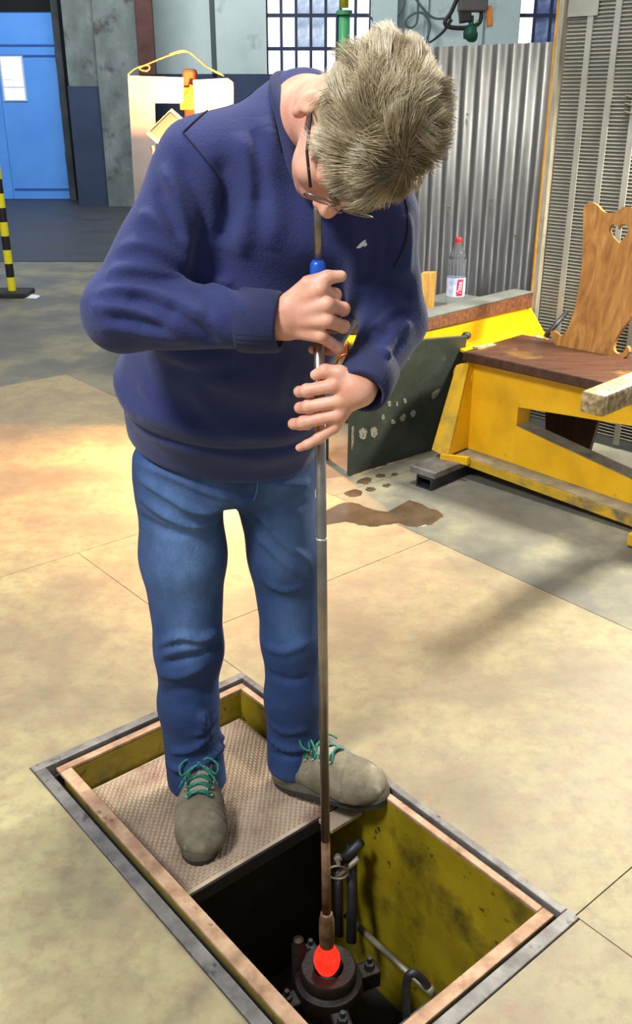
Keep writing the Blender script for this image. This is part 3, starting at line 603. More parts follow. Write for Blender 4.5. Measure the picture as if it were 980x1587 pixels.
while p < 1.6:
    if bars0 is None:
        bars0 = obj('perforated_strip', *louvres(p, p+col_w), M['mesh_steel'], ms, kind='stuff'); band0 = obj('plain_band', *obox(bn(p+col_w+st_w/2, 0.722, ZT/2+0.01), BP, BQ, Z, st_w, 0.012, ZT-0.02), M['mesh_steel'], ms); p_first = p
    else:
        dup(bars0, worldloc(bars0)+BP*(p-p_first)); dup(band0, worldloc(band0)+BP*(p-p_first))
    p += col_w + st_w
obj('patch', *obox(bn(edges[0]+0.07, 0.716, 1.93), BP, BQ, Z, 0.14, 0.004, 0.26), M['mesh_steel'], ms)
sp = obj('side_post', *obox(bn((edges[0]-0.155)/2-0.005, 0.715, ZT/2), BP, BQ, Z, edges[0]+0.155, 0.05, ZT), M['post_wood'], ms)
obj('yellow_edge', *obox(bn(-0.162, 0.712, ZT/2), BP, BQ, Z, 0.008, 0.052, ZT), M['strip_yellow'], ms)
for z in (1.50, 1.47, 1.44):
    obj('torn_flap', *tube(catmull([bn(0.18, 0.715, z), bn(0.24, 0.700, z-0.008), bn(0.30, 0.715, z)], 5), 0.004, 6), M['worn_edge'], ms, smooth=True)
lv = obj('steel_lever', *tube([bn(0.02, 0.55, 0.50), bn(0.05, 0.66, 0.60)], [0.012, 0.010], 10), M['dark_steel'], smooth=True)
tag(lv, 'short dark steel lever between bench gusset and chair back', 'lever')

# ================================================================ HALL BEHIND
WY = 15.8
wb_ = obj('wall_back', *join([box(-14, -0.75, WY, WY+0.3, 1.72, 7), box(-14, -0.75, WY, WY+0.3, 0, 1.72), box(0.82, 3.05, WY, WY+0.3, 0, 7), box(-0.75, 0.82, WY, WY+0.3, 0, 1.70), box(-0.75, 0.82, WY, WY+0.3, 4.4, 7), box(3.05, 5.0, WY, WY+0.3, 0, 1.70), box(3.05, 5.0, WY, WY+0.3, 4.4, 7), box(5.0, 14, WY, WY+0.3, 0, 7)]), M['wall'], kind='structure')
obj('dado', *join([box(-14, 14, WY-0.012, WY, 0, 1.80)]), M['wall_blue'], wb_)
obj('wall_pier', *box(0.84, 1.20, WY-0.22, WY, 0, 7), M['wall'], wb_)
for x in (1.62, 2.45): obj('wall_rib', *box(x, x+0.05, WY-0.05, WY, 1.8, 7), M['wall'], wb_)
def window(n, x0, x1, z0, z1, ncol, nrow, panes):
    w = empty('window_%d' % n, ((x0+x1)/2, WY, z0), kind='structure')
    y = WY+0.12
    for i in range(ncol):
        for j in range(nrow):
            a0, a1 = x0+(x1-x0)*i/ncol, x0+(x1-x0)*(i+1)/ncol; b0, b1 = z0+(z1-z0)*j/nrow, z0+(z1-z0)*(j+1)/nrow
            obj('pane', *box(a0+0.01, a1-0.01, y, y+0.006, b0+0.01, b1-0.01), M[panes(i, j)], w)
    for i in range(ncol+1): obj('mullion', *box(x0+(x1-x0)*i/ncol-0.022, x0+(x1-x0)*i/ncol+0.022, y-0.03, y+0.02, z0, z1), M['win_frame'], w)
    for j in range(nrow+1): obj('glazing_bar', *box(x0, x1, y-0.028, y+0.018, z0+(z1-z0)*j/nrow-0.026, z0+(z1-z0)*j/nrow+0.026), M['win_frame'], w)
    return w
window(1, -0.75, 0.82, 1.70, 4.4, 7, 6, lambda i, j: 'pane_dim' if (i in (2, 3) and j in (1, 2, 3)) or (i == 4 and j == 2) else 'pane')
window(2, 3.05, 5.0, 1.70, 4.4, 8, 6, lambda i, j: 'pane_dark' if j in (1, 2) and i in (1, 2, 3) else 'pane')
# pillar with blue lower half, stained concrete shaft and rusty conduit
pl = obj('pillar', *box(-3.50, -2.62, 14.55, WY, 0, 7), M['pillar'], kind='structure')
obj('dado_face', *join([box(-3.515, -2.95, 14.53, 14.549, 0.0, 1.62)]), M['wall_blue'], pl)
obj('stained_shaft', *box(-3.05, -2.30, 14.40, 14.54, 0, 7, 0.01), M['pillar'], pl)
obj('conduit', *box(-2.46, -2.22, 14.34, 14.42, 1.75, 7, 0.02), M['rust_beam'], pl)
obj('cable_strip', *tube([(-1.55, WY-0.04, 1.8), (-1.56, WY-0.04, 7)], 0.035, 8), M['cable_grey'], pl)
# blue door
dr = empty('door_1', (-4.4, WY, 0), kind='structure')
dx0, dx1, dz = -6.3, -3.86, 2.62; DY = WY-0.35
obj('door_leaf', *box(-4.75, dx1, DY, DY+0.06, 0.01, dz, 0.004), M['door_blue'], dr)
obj('door_leaf', *box(dx0, -4.755, DY, DY+0.06, 0.01, dz, 0.004), M['door_blue'], dr)
for z in (0.16, 2.18, 2.04): obj('moulding', *box(-4.72, dx1+0.02, DY-0.012, DY, z-0.012, z+0.012), M['door_groove'], dr)
pn = obj('door_window', *box(-4.72, -4.36, DY-0.014, DY-0.001, 1.42, 2.04), M['white_trim'], dr)
obj('pane', *box(-4.69, -4.53, DY-0.018, DY-0.0145, 1.72, 2.02), M['door_glass'], pn)
for (a, b_, c, d_) in ((-4.69, -4.545, 1.44, 1.60), (-4.535, -4.39, 1.44, 1.60), (-4.535, -4.39, 1.62, 2.02), (-4.69, -4.545, 1.62, 1.71)):
    obj('pane', *box(a, b_, DY-0.018, DY-0.0145, c, d_), M['door_glass'], pn)
obj('lock_case', *box(-4.96, -4.80, DY-0.04, DY-0.001, 1.25, 1.58, 0.005), M['shelf_grey'], dr)
obj('door_sign', *box(-5.05, -4.82, DY-0.012, DY-0.001, 1.92, 2.0), M['sign_dark'], dr)
obj('painted_head_shade', *box(-6.4, dx1+0.05, DY-0.02, WY, dz, dz+0.16), M['black'], dr)  # black box standing for the shade at the door head
obj('jamb', *box(dx1, dx1+0.10, DY-0.05, WY, 0, dz+0.16), M['pillar_dark'], dr)
for z in (0.55, 1.35, 1.95): obj('hinge', *box(dx1-0.01, dx1+0.03, DY-0.03, DY-0.001, z, z+0.16), M['dark_steel'], dr)
# hazard post
hp = empty('hazard_post', atz(20, 452, 0), 'yellow and black striped barrier post on a rubber base', 'post')
hb = atz(19, 450, 0.04); topz = 1.12
obj('base', *bevel_vf(obox(hb+npa(-0.16, 0.0, -0.02), (1,0,0), (0,1,0), Z, 0.62, 0.26, 0.04), 0.01), M['base_black'], hp)
hs = (topz-0.04)/10
for k in range(11): obj('stripe', *tube([hb+Z*(k*hs), hb+Z*((k+1)*hs)], 0.032, 14), M['post_yellow' if k % 2 == 0 else 'post_black'], hp)
ppr = obj('paper_scrap', *prism([atz(36, 462, 0.001), atz(47, 456, 0.001), atz(63, 459, 0.001), atz(57, 463, 0.001)], Z*0.004), M['paper'])
tag(ppr, 'torn white paper scrap lying beside the post base', 'paper')
# heat shields hung on wire in front of the furnace
shd = empty('heat_shield', atd(290, 118, 6.40), 'pale sheet metal heat shield with a square notch hung on wire', 'heat shield')
def at6(x, y): return atd(x, y, 6.40)
obj('notched_sheet', *prism([at6(x, y) for x, y in ((198,117),(285,120),(284,160),(240,160))] + [npa(at6(240, 330)[0], 6.40, 0.0), npa(at6(206, 330)[0], 6.40, 0.0)], (0, 0.006, 0)), M['shield'], shd)
sh2 = empty('small_heat_shield', atd(328, 122, 6.36), 'small pale heat shield plate right of the furnace glow', 'heat shield')
obj('sheet', *prism([atd(x, y, 6.36) for x, y in ((299,124),(353,121),(356,190),(303,190))], (0, 0.006, 0)), M['shield'], sh2)
obj('side_flange', *prism([atd(353,121,5.9), atd(362,128,5.9), atd(362,190,5.9), atd(356,190,5.9)], (0.0, 0.03, 0)), M['shelf_grey'], sh2)
for dx in (-0.02, 0.14): obj('support_post', *box(atd(318, 150, 6.39)[0]+dx-0.012, atd(318, 150, 6.39)[0]+dx+0.012, 6.375, 6.40, 0, 1.5), M['dark_steel'], sh2)
wr = obj('hanging_wire', *join([tube(catmull([atd(x, y, 6.39) for x, y in ((198,116),(210,106),(228,101),(232,106),(226,110),(216,106),(232,98),(262,86),(290,80),(305,90),(328,108),(346,117))], 5), 0.005, 6), tube(catmull([atd(x, y, 6.38) for x, y in ((262,84),(284,78),(300,86),(320,103),(340,113),(347,118))], 5), 0.004, 6)]), M['wire'], smooth=True)
tag(wr, 'twisted orange wire carrying the heat shields', 'wire')
fr = empty('tilted_plate', atd(262, 195, 5.7), 'small tilted framed metal plate before the heat shield', 'plate')
c6 = [atd(x, y, 5.7) for x, y in ((226,207),(266,168),(291,190),(250,228))]
obj('frame', *prism(c6, (0, 0.03, 0)), M['furnace'], fr)
ctr = sum(c6)/4; obj('mirror_face', *prism([ctr+(c-ctr)*0.78+npa(0,-0.003,0) for c in c6], (0, 0.0025, 0)), M['mirror'], fr)
obj('support_rod', *tube([ctr+npa(0, 0.04, 0), ctr+npa(0.02, 0.12, -0.1), (ctr[0]+0.02, ctr[1]+0.22, 0.0)], 0.010, 8), M['dark_steel'], fr)
obj('bracket', *tube([atd(236, 226, 5.72), atd(238, 236, 5.72), atd(246, 240, 5.72)], 0.012, 8), M['dark_steel'], fr)
# furnace hidden behind the worker; a small emitter and added plates shape its floor light
fu = empty('pot_furnace', (-0.68, 5.58, 0), 'brick lined pot furnace glowing behind the worker', 'furnace')
obj('casing', *join([box(-1.0, -0.35, 5.22, 5.88, 0, 0.755, 0.01)]), M['furnace'], fu)
obj('rim', *tube(catmull([(-0.68+0.19*math.cos(t), 5.55+0.19*math.sin(t), 0.765) for t in np.linspace(0, 2*math.pi, 13)[:-1]], 3, True), 0.03, 8, closed=True), M['brick'], fu, smooth=True)
obj('glow_lens', *lathe([(0.01, 0.955), (0.07, 0.965), (0.09, 0.99), (0.07, 1.02), (0.01, 1.03)], (-0.68, 5.55, 0), seg=20), M['flame'], fu, smooth=True)  # flattened emitter, shaped to give the floor's light pool its edges
obj('glow_stem', *lathe([(0.03, 0.75), (0.022, 0.80), (0.022, 0.955)], (-0.68, 5.55, 0), seg=12), M['dark_steel'], fu, smooth=True)  # stem added to carry the emitter
obj('front_light_block', *prism([(-0.86, 5.15, 0.856), (-0.42, 5.15, 0.856), (-0.42, 5.15, 1.035), (-0.86, 5.15, 1.035)], (0, 0.008, 0)), M['furnace'], fu)  # unseen plate added to keep furnace light off the near floor
for x in (-0.84, -0.44): obj('light_block_strut', *box(x-0.008, x+0.008, 5.16, 5.23, 0.74, 1.03), M['dark_steel'], fu)  # struts carrying the added front plate
obj('burner_block', *obox(atd(296, 147, 6.55), (1,0,0), (0,1,0), Z, 0.09, 0.08, 0.30, 0.02), M['brick'], fu)
obj('burner_post', *box(atd(296, 147, 6.55)[0]-0.02, atd(296, 147, 6.55)[0]+0.02, 6.53, 6.57, 0, 1.4), M['dark_steel'], fu)
obj('burner_pipe', *tube(catmull([atd(298, 132, 6.46), atd(294, 145, 6.46), atd(287, 152, 6.46), atd(285, 164, 6.46)], 4), 0.016, 8), M['glow_small'], fu, smooth=True)
obj('burner_port', *obox(atd(291, 153, 6.50), (1,0,0), (0,1,0), Z, 0.10, 0.03, 0.13, 0.005), M['glow_small'], fu)
obj('side_light_block', *prism([(-0.555, 5.33, 0.80), (-0.28, 5.66, 0.80), (-0.28, 5.66, 1.20), (-0.555, 5.33, 1.20)], (0.008, -0.006, 0)), M['furnace'], fu)  # unseen plate added to cut furnace light towards the right
obj('rear_light_block', *box(-0.98, -0.38, 5.80, 5.87, 0.80, 1.10, 0.006), M['brick'], fu)  # unseen block added to dim the glow on the heat shields
obj('left_light_block', *prism([(-0.93, 5.34, 0.755), (-0.93, 5.78, 0.755), (-0.93, 5.78, 0.95), (-0.93, 5.34, 0.95)], (0.008, 0, 0)), M['furnace'], fu)  # unseen plate added to stop glow spilling on the left floor
# gas torch stand seen between torso and left sleeve
ts = empty('gas_torch_stand', atz(545, 640, 0) + npa(0, 0.35, 0), 'copper gas tubes on a small yellow stand behind the worker', 'torch')
tsb = atd(546, 560, 3.9)
obj('stand_top', *obox(npa(tsb[0], 3.95, 0.55), (1,0,0), (0,1,0), Z, 0.26, 0.2, 0.02, 0.003), M['yellow'], ts)
obj('stand_panel', *obox(npa(tsb[0], 3.90, 0.44), (1,0,0), (0,1,0), Z, 0.22, 0.02, 0.20), M['rail_wood'], ts)
for sx in (-0.11, 0.11): obj('leg', *obox(npa(tsb[0]+sx, 3.95, 0.272), (1,0,0), (0,1,0), Z, 0.025, 0.025, 0.544), M['dark_steel'], ts)
obj('copper_tube', *tube(catmull([atd(519, 563, 3.84), atd(527, 553, 3.83), atd(540, 548, 3.83), atd(556, 545, 3.84)], 5), 0.007, 8), M['copper'], ts, smooth=True)
obj('copper_nozzle', *tube([atd(538, 572, 3.83), atd(538.5, 535, 3.83), atd(539, 527, 3.83)], [0.009, 0.009, 0.002], 10), M['copper'], ts, smooth=True)
obj('hose', *tube(catmull([atd(560, 478, 3.86), atd(564, 490, 3.85), atd(567, 510, 3.84), atd(562, 530, 3.84)], 5), 0.012, 8), M['brick'], ts, smooth=True)
obj('gauge', *obox(npa(tsb[0]+0.01, 4.0, 0.60), (1,0,0), (0,1,0), Z, 0.24, 0.05, 0.07, 0.004), M['dark_steel'], ts)
# dark rail on the floor behind the plate
fl = obj('floor_rail', *obox(atz(600, 648, 0.012), unit(npa(1, 0.12, 0)), unit(npa(-0.12, 1, 0)), Z, 1.5, 0.04, 0.02), M['dark_steel'])
tag(fl, 'dark flat rail lying on the floor behind the plate', 'rail')
# yellow and green gas pipe in front of the window
gpo = empty('gas_riser', atd(534, 60, 13.5), 'yellow gas pipe rising from a green flanged pipe by the window', 'pipe')
def at135(x, y): return atd(x, y, 13.5)
obj('upper_pipe', *tube([at135(534, -60), at135(534, 12)], 0.055, 14), M['pipe_yellow'], gpo, smooth=True)
obj('flange', *lathe([(0.10, 0), (0.10, 0.05)], at135(534, 19)-Z*0.03, Z, 16), M['pipe_green'], gpo)
b0 = at135(534, 19); obj('lower_pipe', *tube([(b0[0], b0[1], 0), b0], 0.075, 14), M['pipe_green'], gpo, smooth=True)
obj('window_conduit', *tube([at135(523, 20), (at135(523, 20)[0], 13.5, 0.0)], 0.02, 8), M['win_frame'], gpo)
# hoist pendant with cable loops
ho = empty('hoist_pendant', atd(732, 60, 9.0), 'grey hoist control with hook and cables hanging from above', 'hoist')
def at9(x, y): return atd(x, y, 9.0)
c = at9(733, 5); obj('hoist_case', *obox(c, (1,0,0), (0,1,0), Z, 0.24, 0.16, 0.13, 0.015), M['hoist_grey'], ho)
c = at9(721, 24); obj('control_box', *obox(c, unit((1,0,0.15)), (0,1,0), unit((-0.15,0,1)), 0.10, 0.10, 0.11, 0.01), M['hoist_black'], ho)
obj('hook', *tube(catmull([at9(731, 24), at9(731, 42), at9(737, 52), at9(735, 61), at9(727, 60), at9(723, 52)], 5), 0.022, 10), M['hook_green'], ho, smooth=True)
obj('hook_block', *lathe([(0.01, -0.06), (0.055, -0.05), (0.06, 0.0), (0.05, 0.05), (0.01, 0.06)], at9(729, 50), Z, 16), M['hook_green'], ho, smooth=True)
obj('safety_tag', *obox(at9(737, 45), unit((1,0,-0.3)), (0,1,0), unit((0.3,0,1)), 0.028, 0.02, 0.13, 0.004), M['lime'], ho)
obj('orange_handle', *obox(at9(759, 25), unit((1,0,0.12)), (0,1,0), unit((-0.12,0,1)), 0.05, 0.04, 0.16, 0.01), M['orange'], ho)
obj('handle_tip', *obox(at9(761, 36), unit((1,0,0.12)), (0,1,0), unit((-0.12,0,1)), 0.03, 0.03, 0.04, 0.004), M['hoist_black'], ho)
obj('handle_cable', *tube(catmull([at9(752, -20), at9(753, 0), at9(757, 16)], 5), 0.010, 6), M['hoist_black'], ho, smooth=True)
obj('cable_loop', *tube(catmull([at9(712, -10), at9(700, 18), at9(690, 34), at9(698, 42), at9(725, 43), at9(744, 34), at9(746, 10), at9(742, -5)], 6), 0.018, 8), M['hoist_black'], ho, smooth=True)
obj('cable_tail', *tube(catmull([at9(700, 30), at9(688, 48), at9(672, 62), at9(664, 66)], 5), [0.016, 0.006], 8), M['cable'], ho, smooth=True)
for k, (pts, lbl) in enumerate(((((570,22),(585,36),(605,37),(625,10),(628,-10)), 'long thin cable sagging across the wall left of the coil'), (((660,66),(667,40),(658,22),(645,20),(632,28),(629,38),(638,43),(646,35),(648,15),(648,-8)), 'thin black cable coiled in a loop on the wall'), (((640,-8),(655,12),(668,25),(680,29),(700,27)), 'short thin cable drooping towards the hoist'))):
    o = obj('wall_cable', *tube(catmull([atd(x, y, 15.6) for x, y in pts], 8), 0.018, 6), M['cable_grey'], smooth=True); tag(o, lbl, 'cable', 'cables on the back wall')
# ================================================================ THE GLASS BLOWER
def sd_cone(P, a, b, ra, rb):
    a = np.array(a, dtype=np.float32); b = np.array(b, dtype=np.float32); ab = b-a; L2 = float(ab@ab)
    t = np.clip(((P-a)@ab)/L2, 0, 1)
    return np.linalg.norm(P - a - t[:, None]*ab, axis=1) - (ra + (rb-ra)*t)
def sd_ecap(P, a, b, ra, rb, e1, zr=None):
    """capsule with elliptic section: ra, rb = (along e1, across)"""
    a = np.array(a, dtype=np.float32); b = np.array(b, dtype=np.float32); ab = b-a; L = float(np.linalg.norm(ab)); ax = ab/L
    e1 = np.array(e1, dtype=np.float32); e1 = e1 - ax*(e1@ax); e1 /= np.linalg.norm(e1); e2 = np.cross(ax, e1).astype(np.float32)
    s = (P-a)@ax; t = np.clip(s/L, 0, 1); q = P - a - (t*L)[:, None]*ax
    r1 = ra[0]+(rb[0]-ra[0])*t; r2 = ra[1]+(rb[1]-ra[1])*t; r3 = np.minimum(r1, r2) if zr is None else zr
    u, v, w = q@e1, q@e2, q@ax
    k0 = np.sqrt((u/r1)**2+(v/r2)**2+(w/r3)**2)+1e-9; k1 = np.sqrt((u/r1**2)**2+(v/r2**2)**2+(w/r3**2)**2)+1e-9
    return k0*(k0-1)/k1
def sd_ell(P, c, r, A=None):
    q = P - np.array(c, dtype=np.float32)
    if A is not None: q = q @ np.array(A, dtype=np.float32).T
    r = np.array(r, dtype=np.float32); k0 = np.linalg.norm(q/r, axis=1)+1e-9; k1 = np.linalg.norm(q/r**2, axis=1)+1e-9
    return k0*(k0-1)/k1
def smin(a, b, k):
    h = np.clip(0.5+0.5*(b-a)/k, 0, 1); return b + (a-b)*h - k*h*(1-h)
def smax(a, b, k): return -smin(-a, -b, k)
def surface(fn, lo, hi, h):
    """sample a distance function on a grid and skin its zero level"""
    lo = np.array(lo, dtype=np.float32); n = np.ceil((np.array(hi)-lo)/h).astype(int)+1
    ax = [lo[i]+h*np.arange(n[i], dtype=np.float32) for i in range(3)]
    Fv = np.empty(n, dtype=np.float32)
    Yg, Zg = np.meshgrid(ax[1], ax[2], indexing='ij'); yz = np.stack([Yg.ravel(), Zg.ravel()], 1)
    step = max(1, int(400000//len(yz)))
    for i in range(0, n[0], step):
        xs = ax[0][i:i+step]; P = np.empty((len(xs)*len(yz), 3), dtype=np.float32)
        P[:, 0] = np.repeat(xs, len(yz)); P[:, 1:] = np.tile(yz, (len(xs), 1)); Fv[i:i+step] = fn(P).reshape(len(xs), n[1], n[2])
    S = Fv < 0; cnt = np.zeros(n-1, dtype=np.int8)
    offs = [(i, j, k) for i in (0, 1) for j in (0, 1) for k in (0, 1)]
    for o in offs: cnt += S[o[0]:n[0]-1+o[0], o[1]:n[1]-1+o[1], o[2]:n[2]-1+o[2]]
    act = (cnt > 0) & (cnt < 8); ids = np.argwhere(act); idx = np.full(n-1, -1, dtype=np.int64); idx[act] = np.arange(len(ids))
    cv = np.stack([Fv[ids[:, 0]+o[0], ids[:, 1]+o[1], ids[:, 2]+o[2]] for o in offs], 1)
    acc = np.zeros((len(ids), 3)); num = np.zeros(len(ids))
    for a in range(8):
        for b in range(a+1, 8):
            d = np.array(offs[b])-np.array(offs[a])
            if abs(d).sum() != 1: continue
            m = (cv[:, a] < 0) != (cv[:, b] < 0); t = np.where(m, cv[:, a]/(cv[:, a]-cv[:, b]+1e-20), 0)
            acc += np.where(m[:, None], np.array(offs[a])+t[:, None]*d, 0); num += m
    V = lo + (ids + acc/num[:, None])*h
    quads = []
    for d in range(3):
        e, f = (d+1) % 3, (d+2) % 3
        sl0 = [slice(1, n[i]-1) for i in range(3)]; sl0[d] = slice(0, n[d]-1); sl1 = list(sl0); sl1[d] = slice(1, n[d])
        A_, B_ = S[tuple(sl0)], S[tuple(sl1)]; base = np.array([1, 1, 1]); base[d] = 0
        for m, flip in ((A_ & ~B_, False), (~A_ & B_, True)):
            p = np.argwhere(m)+base
            def cell(de, df): q = p.copy(); q[:, e] += de; q[:, f] += df; return idx[q[:, 0], q[:, 1], q[:, 2]]
            Q = np.stack([cell(-1, -1), cell(0, -1), cell(0, 0), cell(-1, 0)], 1); quads.append(Q[:, ::-1] if flip else Q)
    return V, np.concatenate(quads)
def relax(V, Q, it=2, lam=0.5):
    E = np.concatenate([Q[:, [0, 1]], Q[:, [1, 2]], Q[:, [2, 3]], Q[:, [3, 0]]]); n = len(V)
    deg = np.bincount(E[:, 0], minlength=n)+np.bincount(E[:, 1], minlength=n)
    for _ in range(it):
        acc = np.stack([np.bincount(E[:, 0], V[E[:, 1], c], n)+np.bincount(E[:, 1], V[E[:, 0], c], n) for c in range(3)], 1)
        V = V + lam*(acc/np.maximum(deg, 1)[:, None]-V)
    return V
def normals(V, Q):
    fn = np.cross(V[Q[:, 2]]-V[Q[:, 0]], V[Q[:, 3]]-V[Q[:, 1]]); n = len(V)
    N_ = np.stack([sum(np.bincount(Q[:, k], fn[:, c], n) for k in range(4)) for c in range(3)], 1)
    return N_/(np.linalg.norm(N_, axis=1)[:, None]+1e-12)
class Surf:
    def __init__(s, V, Q): s.V, s.Q = V, Q; s.bvh()
    def bvh(s): s.tree = BVHTree.FromPolygons(s.V.tolist(), s.Q.tolist())
    def hit(s, x, y, near=None):
        d = unit(ray(x, y)); loc, nr, i, dist = s.tree.ray_cast(Vector(CP), Vector(d))
        if loc is None:
            q = atd(x, y, near or 1.7); loc, nr, i, dist = s.tree.find_nearest(Vector(q))
        return np.array(loc), np.array(nr)
    def path(s, pts, n=5, lift=0.0):
        P = catmull(np.array([(x, y, 0) for x, y in pts], dtype=float), n)[:, :2]; out = []
        for x, y in P: l, nr = s.hit(x, y); out.append(l + nr*lift)
        return np.array(out)
    def folds(s, lst, gain=1.5):
        """raise (or sink) soft cloth folds along lines drawn on the surface: (points, height mm, width mm)"""
        N_ = normals(s.V, s.Q); D_ = np.zeros(len(s.V))
        for pts, hgt, wid in lst:
            P = s.path(pts, max(4, int(np.hypot(*(np.array(pts[0])-np.array(pts[-1])))/4/len(pts)))); ln = np.linspace(0, 1, len(P)); w = wid/1000; tap = np.minimum(1, np.minimum(ln, 1-ln)*5+0.15)
            m = np.all((s.V > P.min(0)-3*w) & (s.V < P.max(0)+3*w), axis=1); I = np.nonzero(m)[0]
            if len(I) == 0: continue
            dd = np.linalg.norm(s.V[I][:, None, :]-P[None], axis=2); j = dd.argmin(1); dm = dd[np.arange(len(I)), j]
            D_[I] += gain*hgt/1000*tap[j]*np.exp(-(dm/w)**2)
        s.V = s.V + N_*D_[:, None]; s.bvh()
def J(x, y, d): return atd(x, y, d)

person_base = npa(-0.17, 1.88, SZ)
# ---- head frame
hf, hu = unit((-0.26, -0.22, -0.94)), npa(0.50, -0.86, 0.06); hu = unit(hu - hf*np.dot(hu, hf)); hl = np.cross(hu, hf)
HS = 0.98; HO = J(488, 309, 1.50) - (hf*0.100 - hu*0.070)*HS
def hd(l, f, u): return HO + (hl*l + hf*f + hu*u)*HS
HA = np.stack([hl, hf, hu])            # rows: head axes
neck_lo = J(470, 190, 1.70)
def head_sdf(P):
    s = HS
    d = sd_ell(P, hd(0, -0.012, 0.045), (0.074*s, 0.096*s, 0.086*s), HA)
    d = smin(d, sd_ell(P, hd(0, 0.035, 0.0), (0.064*s, 0.062*s, 0.085*s), HA), 0.03)
    d = smin(d, sd_ell(P, hd(0, 0.052, -0.065), (0.050*s, 0.046*s, 0.052*s), HA), 0.03)      # jaw
    d = smin(d, sd_cone(P, hd(0, 0.072, -0.098), hd(0, 0.078, -0.100), 0.020*s, 0.018*s), 0.025)  # chin
    d = smin(d, sd_cone(P, hd(0, 0.098, 0.012), hd(0.002, 0.113, -0.027), 0.009*s, 0.0145*s), 0.010)  # nose
    for q in (-1, 1):
        d = smin(d, sd_cone(P, hd(q*0.012, 0.106, -0.034), hd(q*0.013, 0.108, -0.034), 0.009, 0.009), 0.006)
        d = smin(d, sd_cone(P, hd(q*0.012, 0.096, 0.028), hd(q*0.050, 0.080, 0.026), 0.010, 0.010), 0.014)   # brow
        d = smin(d, sd_ell(P, hd(q*0.042, 0.070, -0.028), (0.022, 0.020, 0.024), HA), 0.020)                 # cheek
        d = smax(d, -sd_ell(P, hd(q*0.032, 0.100, 0.008), (0.017, 0.012, 0.011), HA), 0.012)                 # socket
        d = smin(d, sd_ell(P, hd(q*0.032, 0.081, 0.008), (0.0125, 0.0125, 0.0125), HA), 0.003)               # eyeball and lid
        ear = sd_ell(P, hd(q*0.083, -0.014, -0.004), (0.010, 0.017, 0.034), HA)
        ear = smax(ear, -sd_ell(P, hd(q*0.096, -0.009, 0.003), (0.009, 0.009, 0.019), HA), 0.005)
        d = smin(d, ear, 0.007)
        d = smin(d, sd_cone(P, hd(q*0.082, -0.004, -0.034), hd(q*0.080, -0.003, -0.042), 0.009, 0.008), 0.006)
    d = smin(d, sd_cone(P, hd(-0.018, 0.094, -0.062), hd(0.018, 0.094, -0.062), 0.0065, 0.0065), 0.008)      # lips
    d = smin(d, sd_cone(P, hd(-0.014, 0.093, -0.076), hd(0.014, 0.093, -0.076), 0.0075, 0.0075), 0.008)
    d = smax(d, -sd_cone(P, hd(-0.02, 0.103, -0.069), hd(0.02, 0.103, -0.069), 0.003, 0.003), 0.003)
    d = smin(d, sd_cone(P, hd(0, -0.030, -0.050), neck_lo, 0.058, 0.066), 0.035)                             # neck
    d = smin(d, sd_cone(P, neck_lo, J(440, 330, 1.74), 0.066, 0.10), 0.04)
    return d
# ---- limbs and joints (picture point, distance)
shR, elR, wrR = J(312, 262, 1.66), J(188, 484, 1.56), J(424, 499, 1.510)
shL, elL, wrL = J(580, 335, 1.64), J(611, 497, 1.64), J(563, 600, 1.480)
hipR, knR, anR = J(285, 770, 1.90), J(293, 1005, 1.86), J(303, 1195, 1.855)
hipL, knL, anL = J(430, 775, 1.92), J(453, 990, 1.885), J(464, 1165, 1.885)
SPX = [(346, 672, 1.895, 0.206, 0.160), (348, 600, 1.855, 0.211, 0.178), (368, 500, 1.79, 0.187, 0.172), (400, 420, 1.75, 0.190, 0.160), (440, 330, 1.72, 0.180, 0.135), (455, 250, 1.70, 0.160, 0.105)]
LAT = unit(shL - shR)
def core_sdf(P):
    d = None
    for i in range(len(SPX)-1):
        a, b = SPX[i], SPX[i+1]; q = sd_ecap(P, J(*a[:3]), J(*b[:3]), (a[3]-0.03, a[4]-0.03), (b[3]-0.03, b[4]-0.03), LAT, zr=0.02); d = q if d is None else smin(d, q, 0.05)
    for a, b, r0, r1 in ((shR, elR, 0.045, 0.036), (elR, wrR, 0.036, 0.026), (shL, elL, 0.045, 0.036), (elL, wrL, 0.036, 0.026), (J(440, 290, 1.7), shR, 0.06, 0.045), (J(470, 290, 1.7), shL, 0.06, 0.045),
                         (J(325, 690, 1.9), hipR, 0.07, 0.05), (J(385, 690, 1.9), hipL, 0.07, 0.05), (hipR, knR, 0.05, 0.05), (knR, anR, 0.05, 0.036), (hipL, knL, 0.05, 0.05), (knL, anL, 0.05, 0.036)):
        d = smin(d, sd_cone(P, a, b, r0, r1), 0.03)
    return d
def fpt(x, y, dd): return atd(x, y, 1.50 + dd/1000)
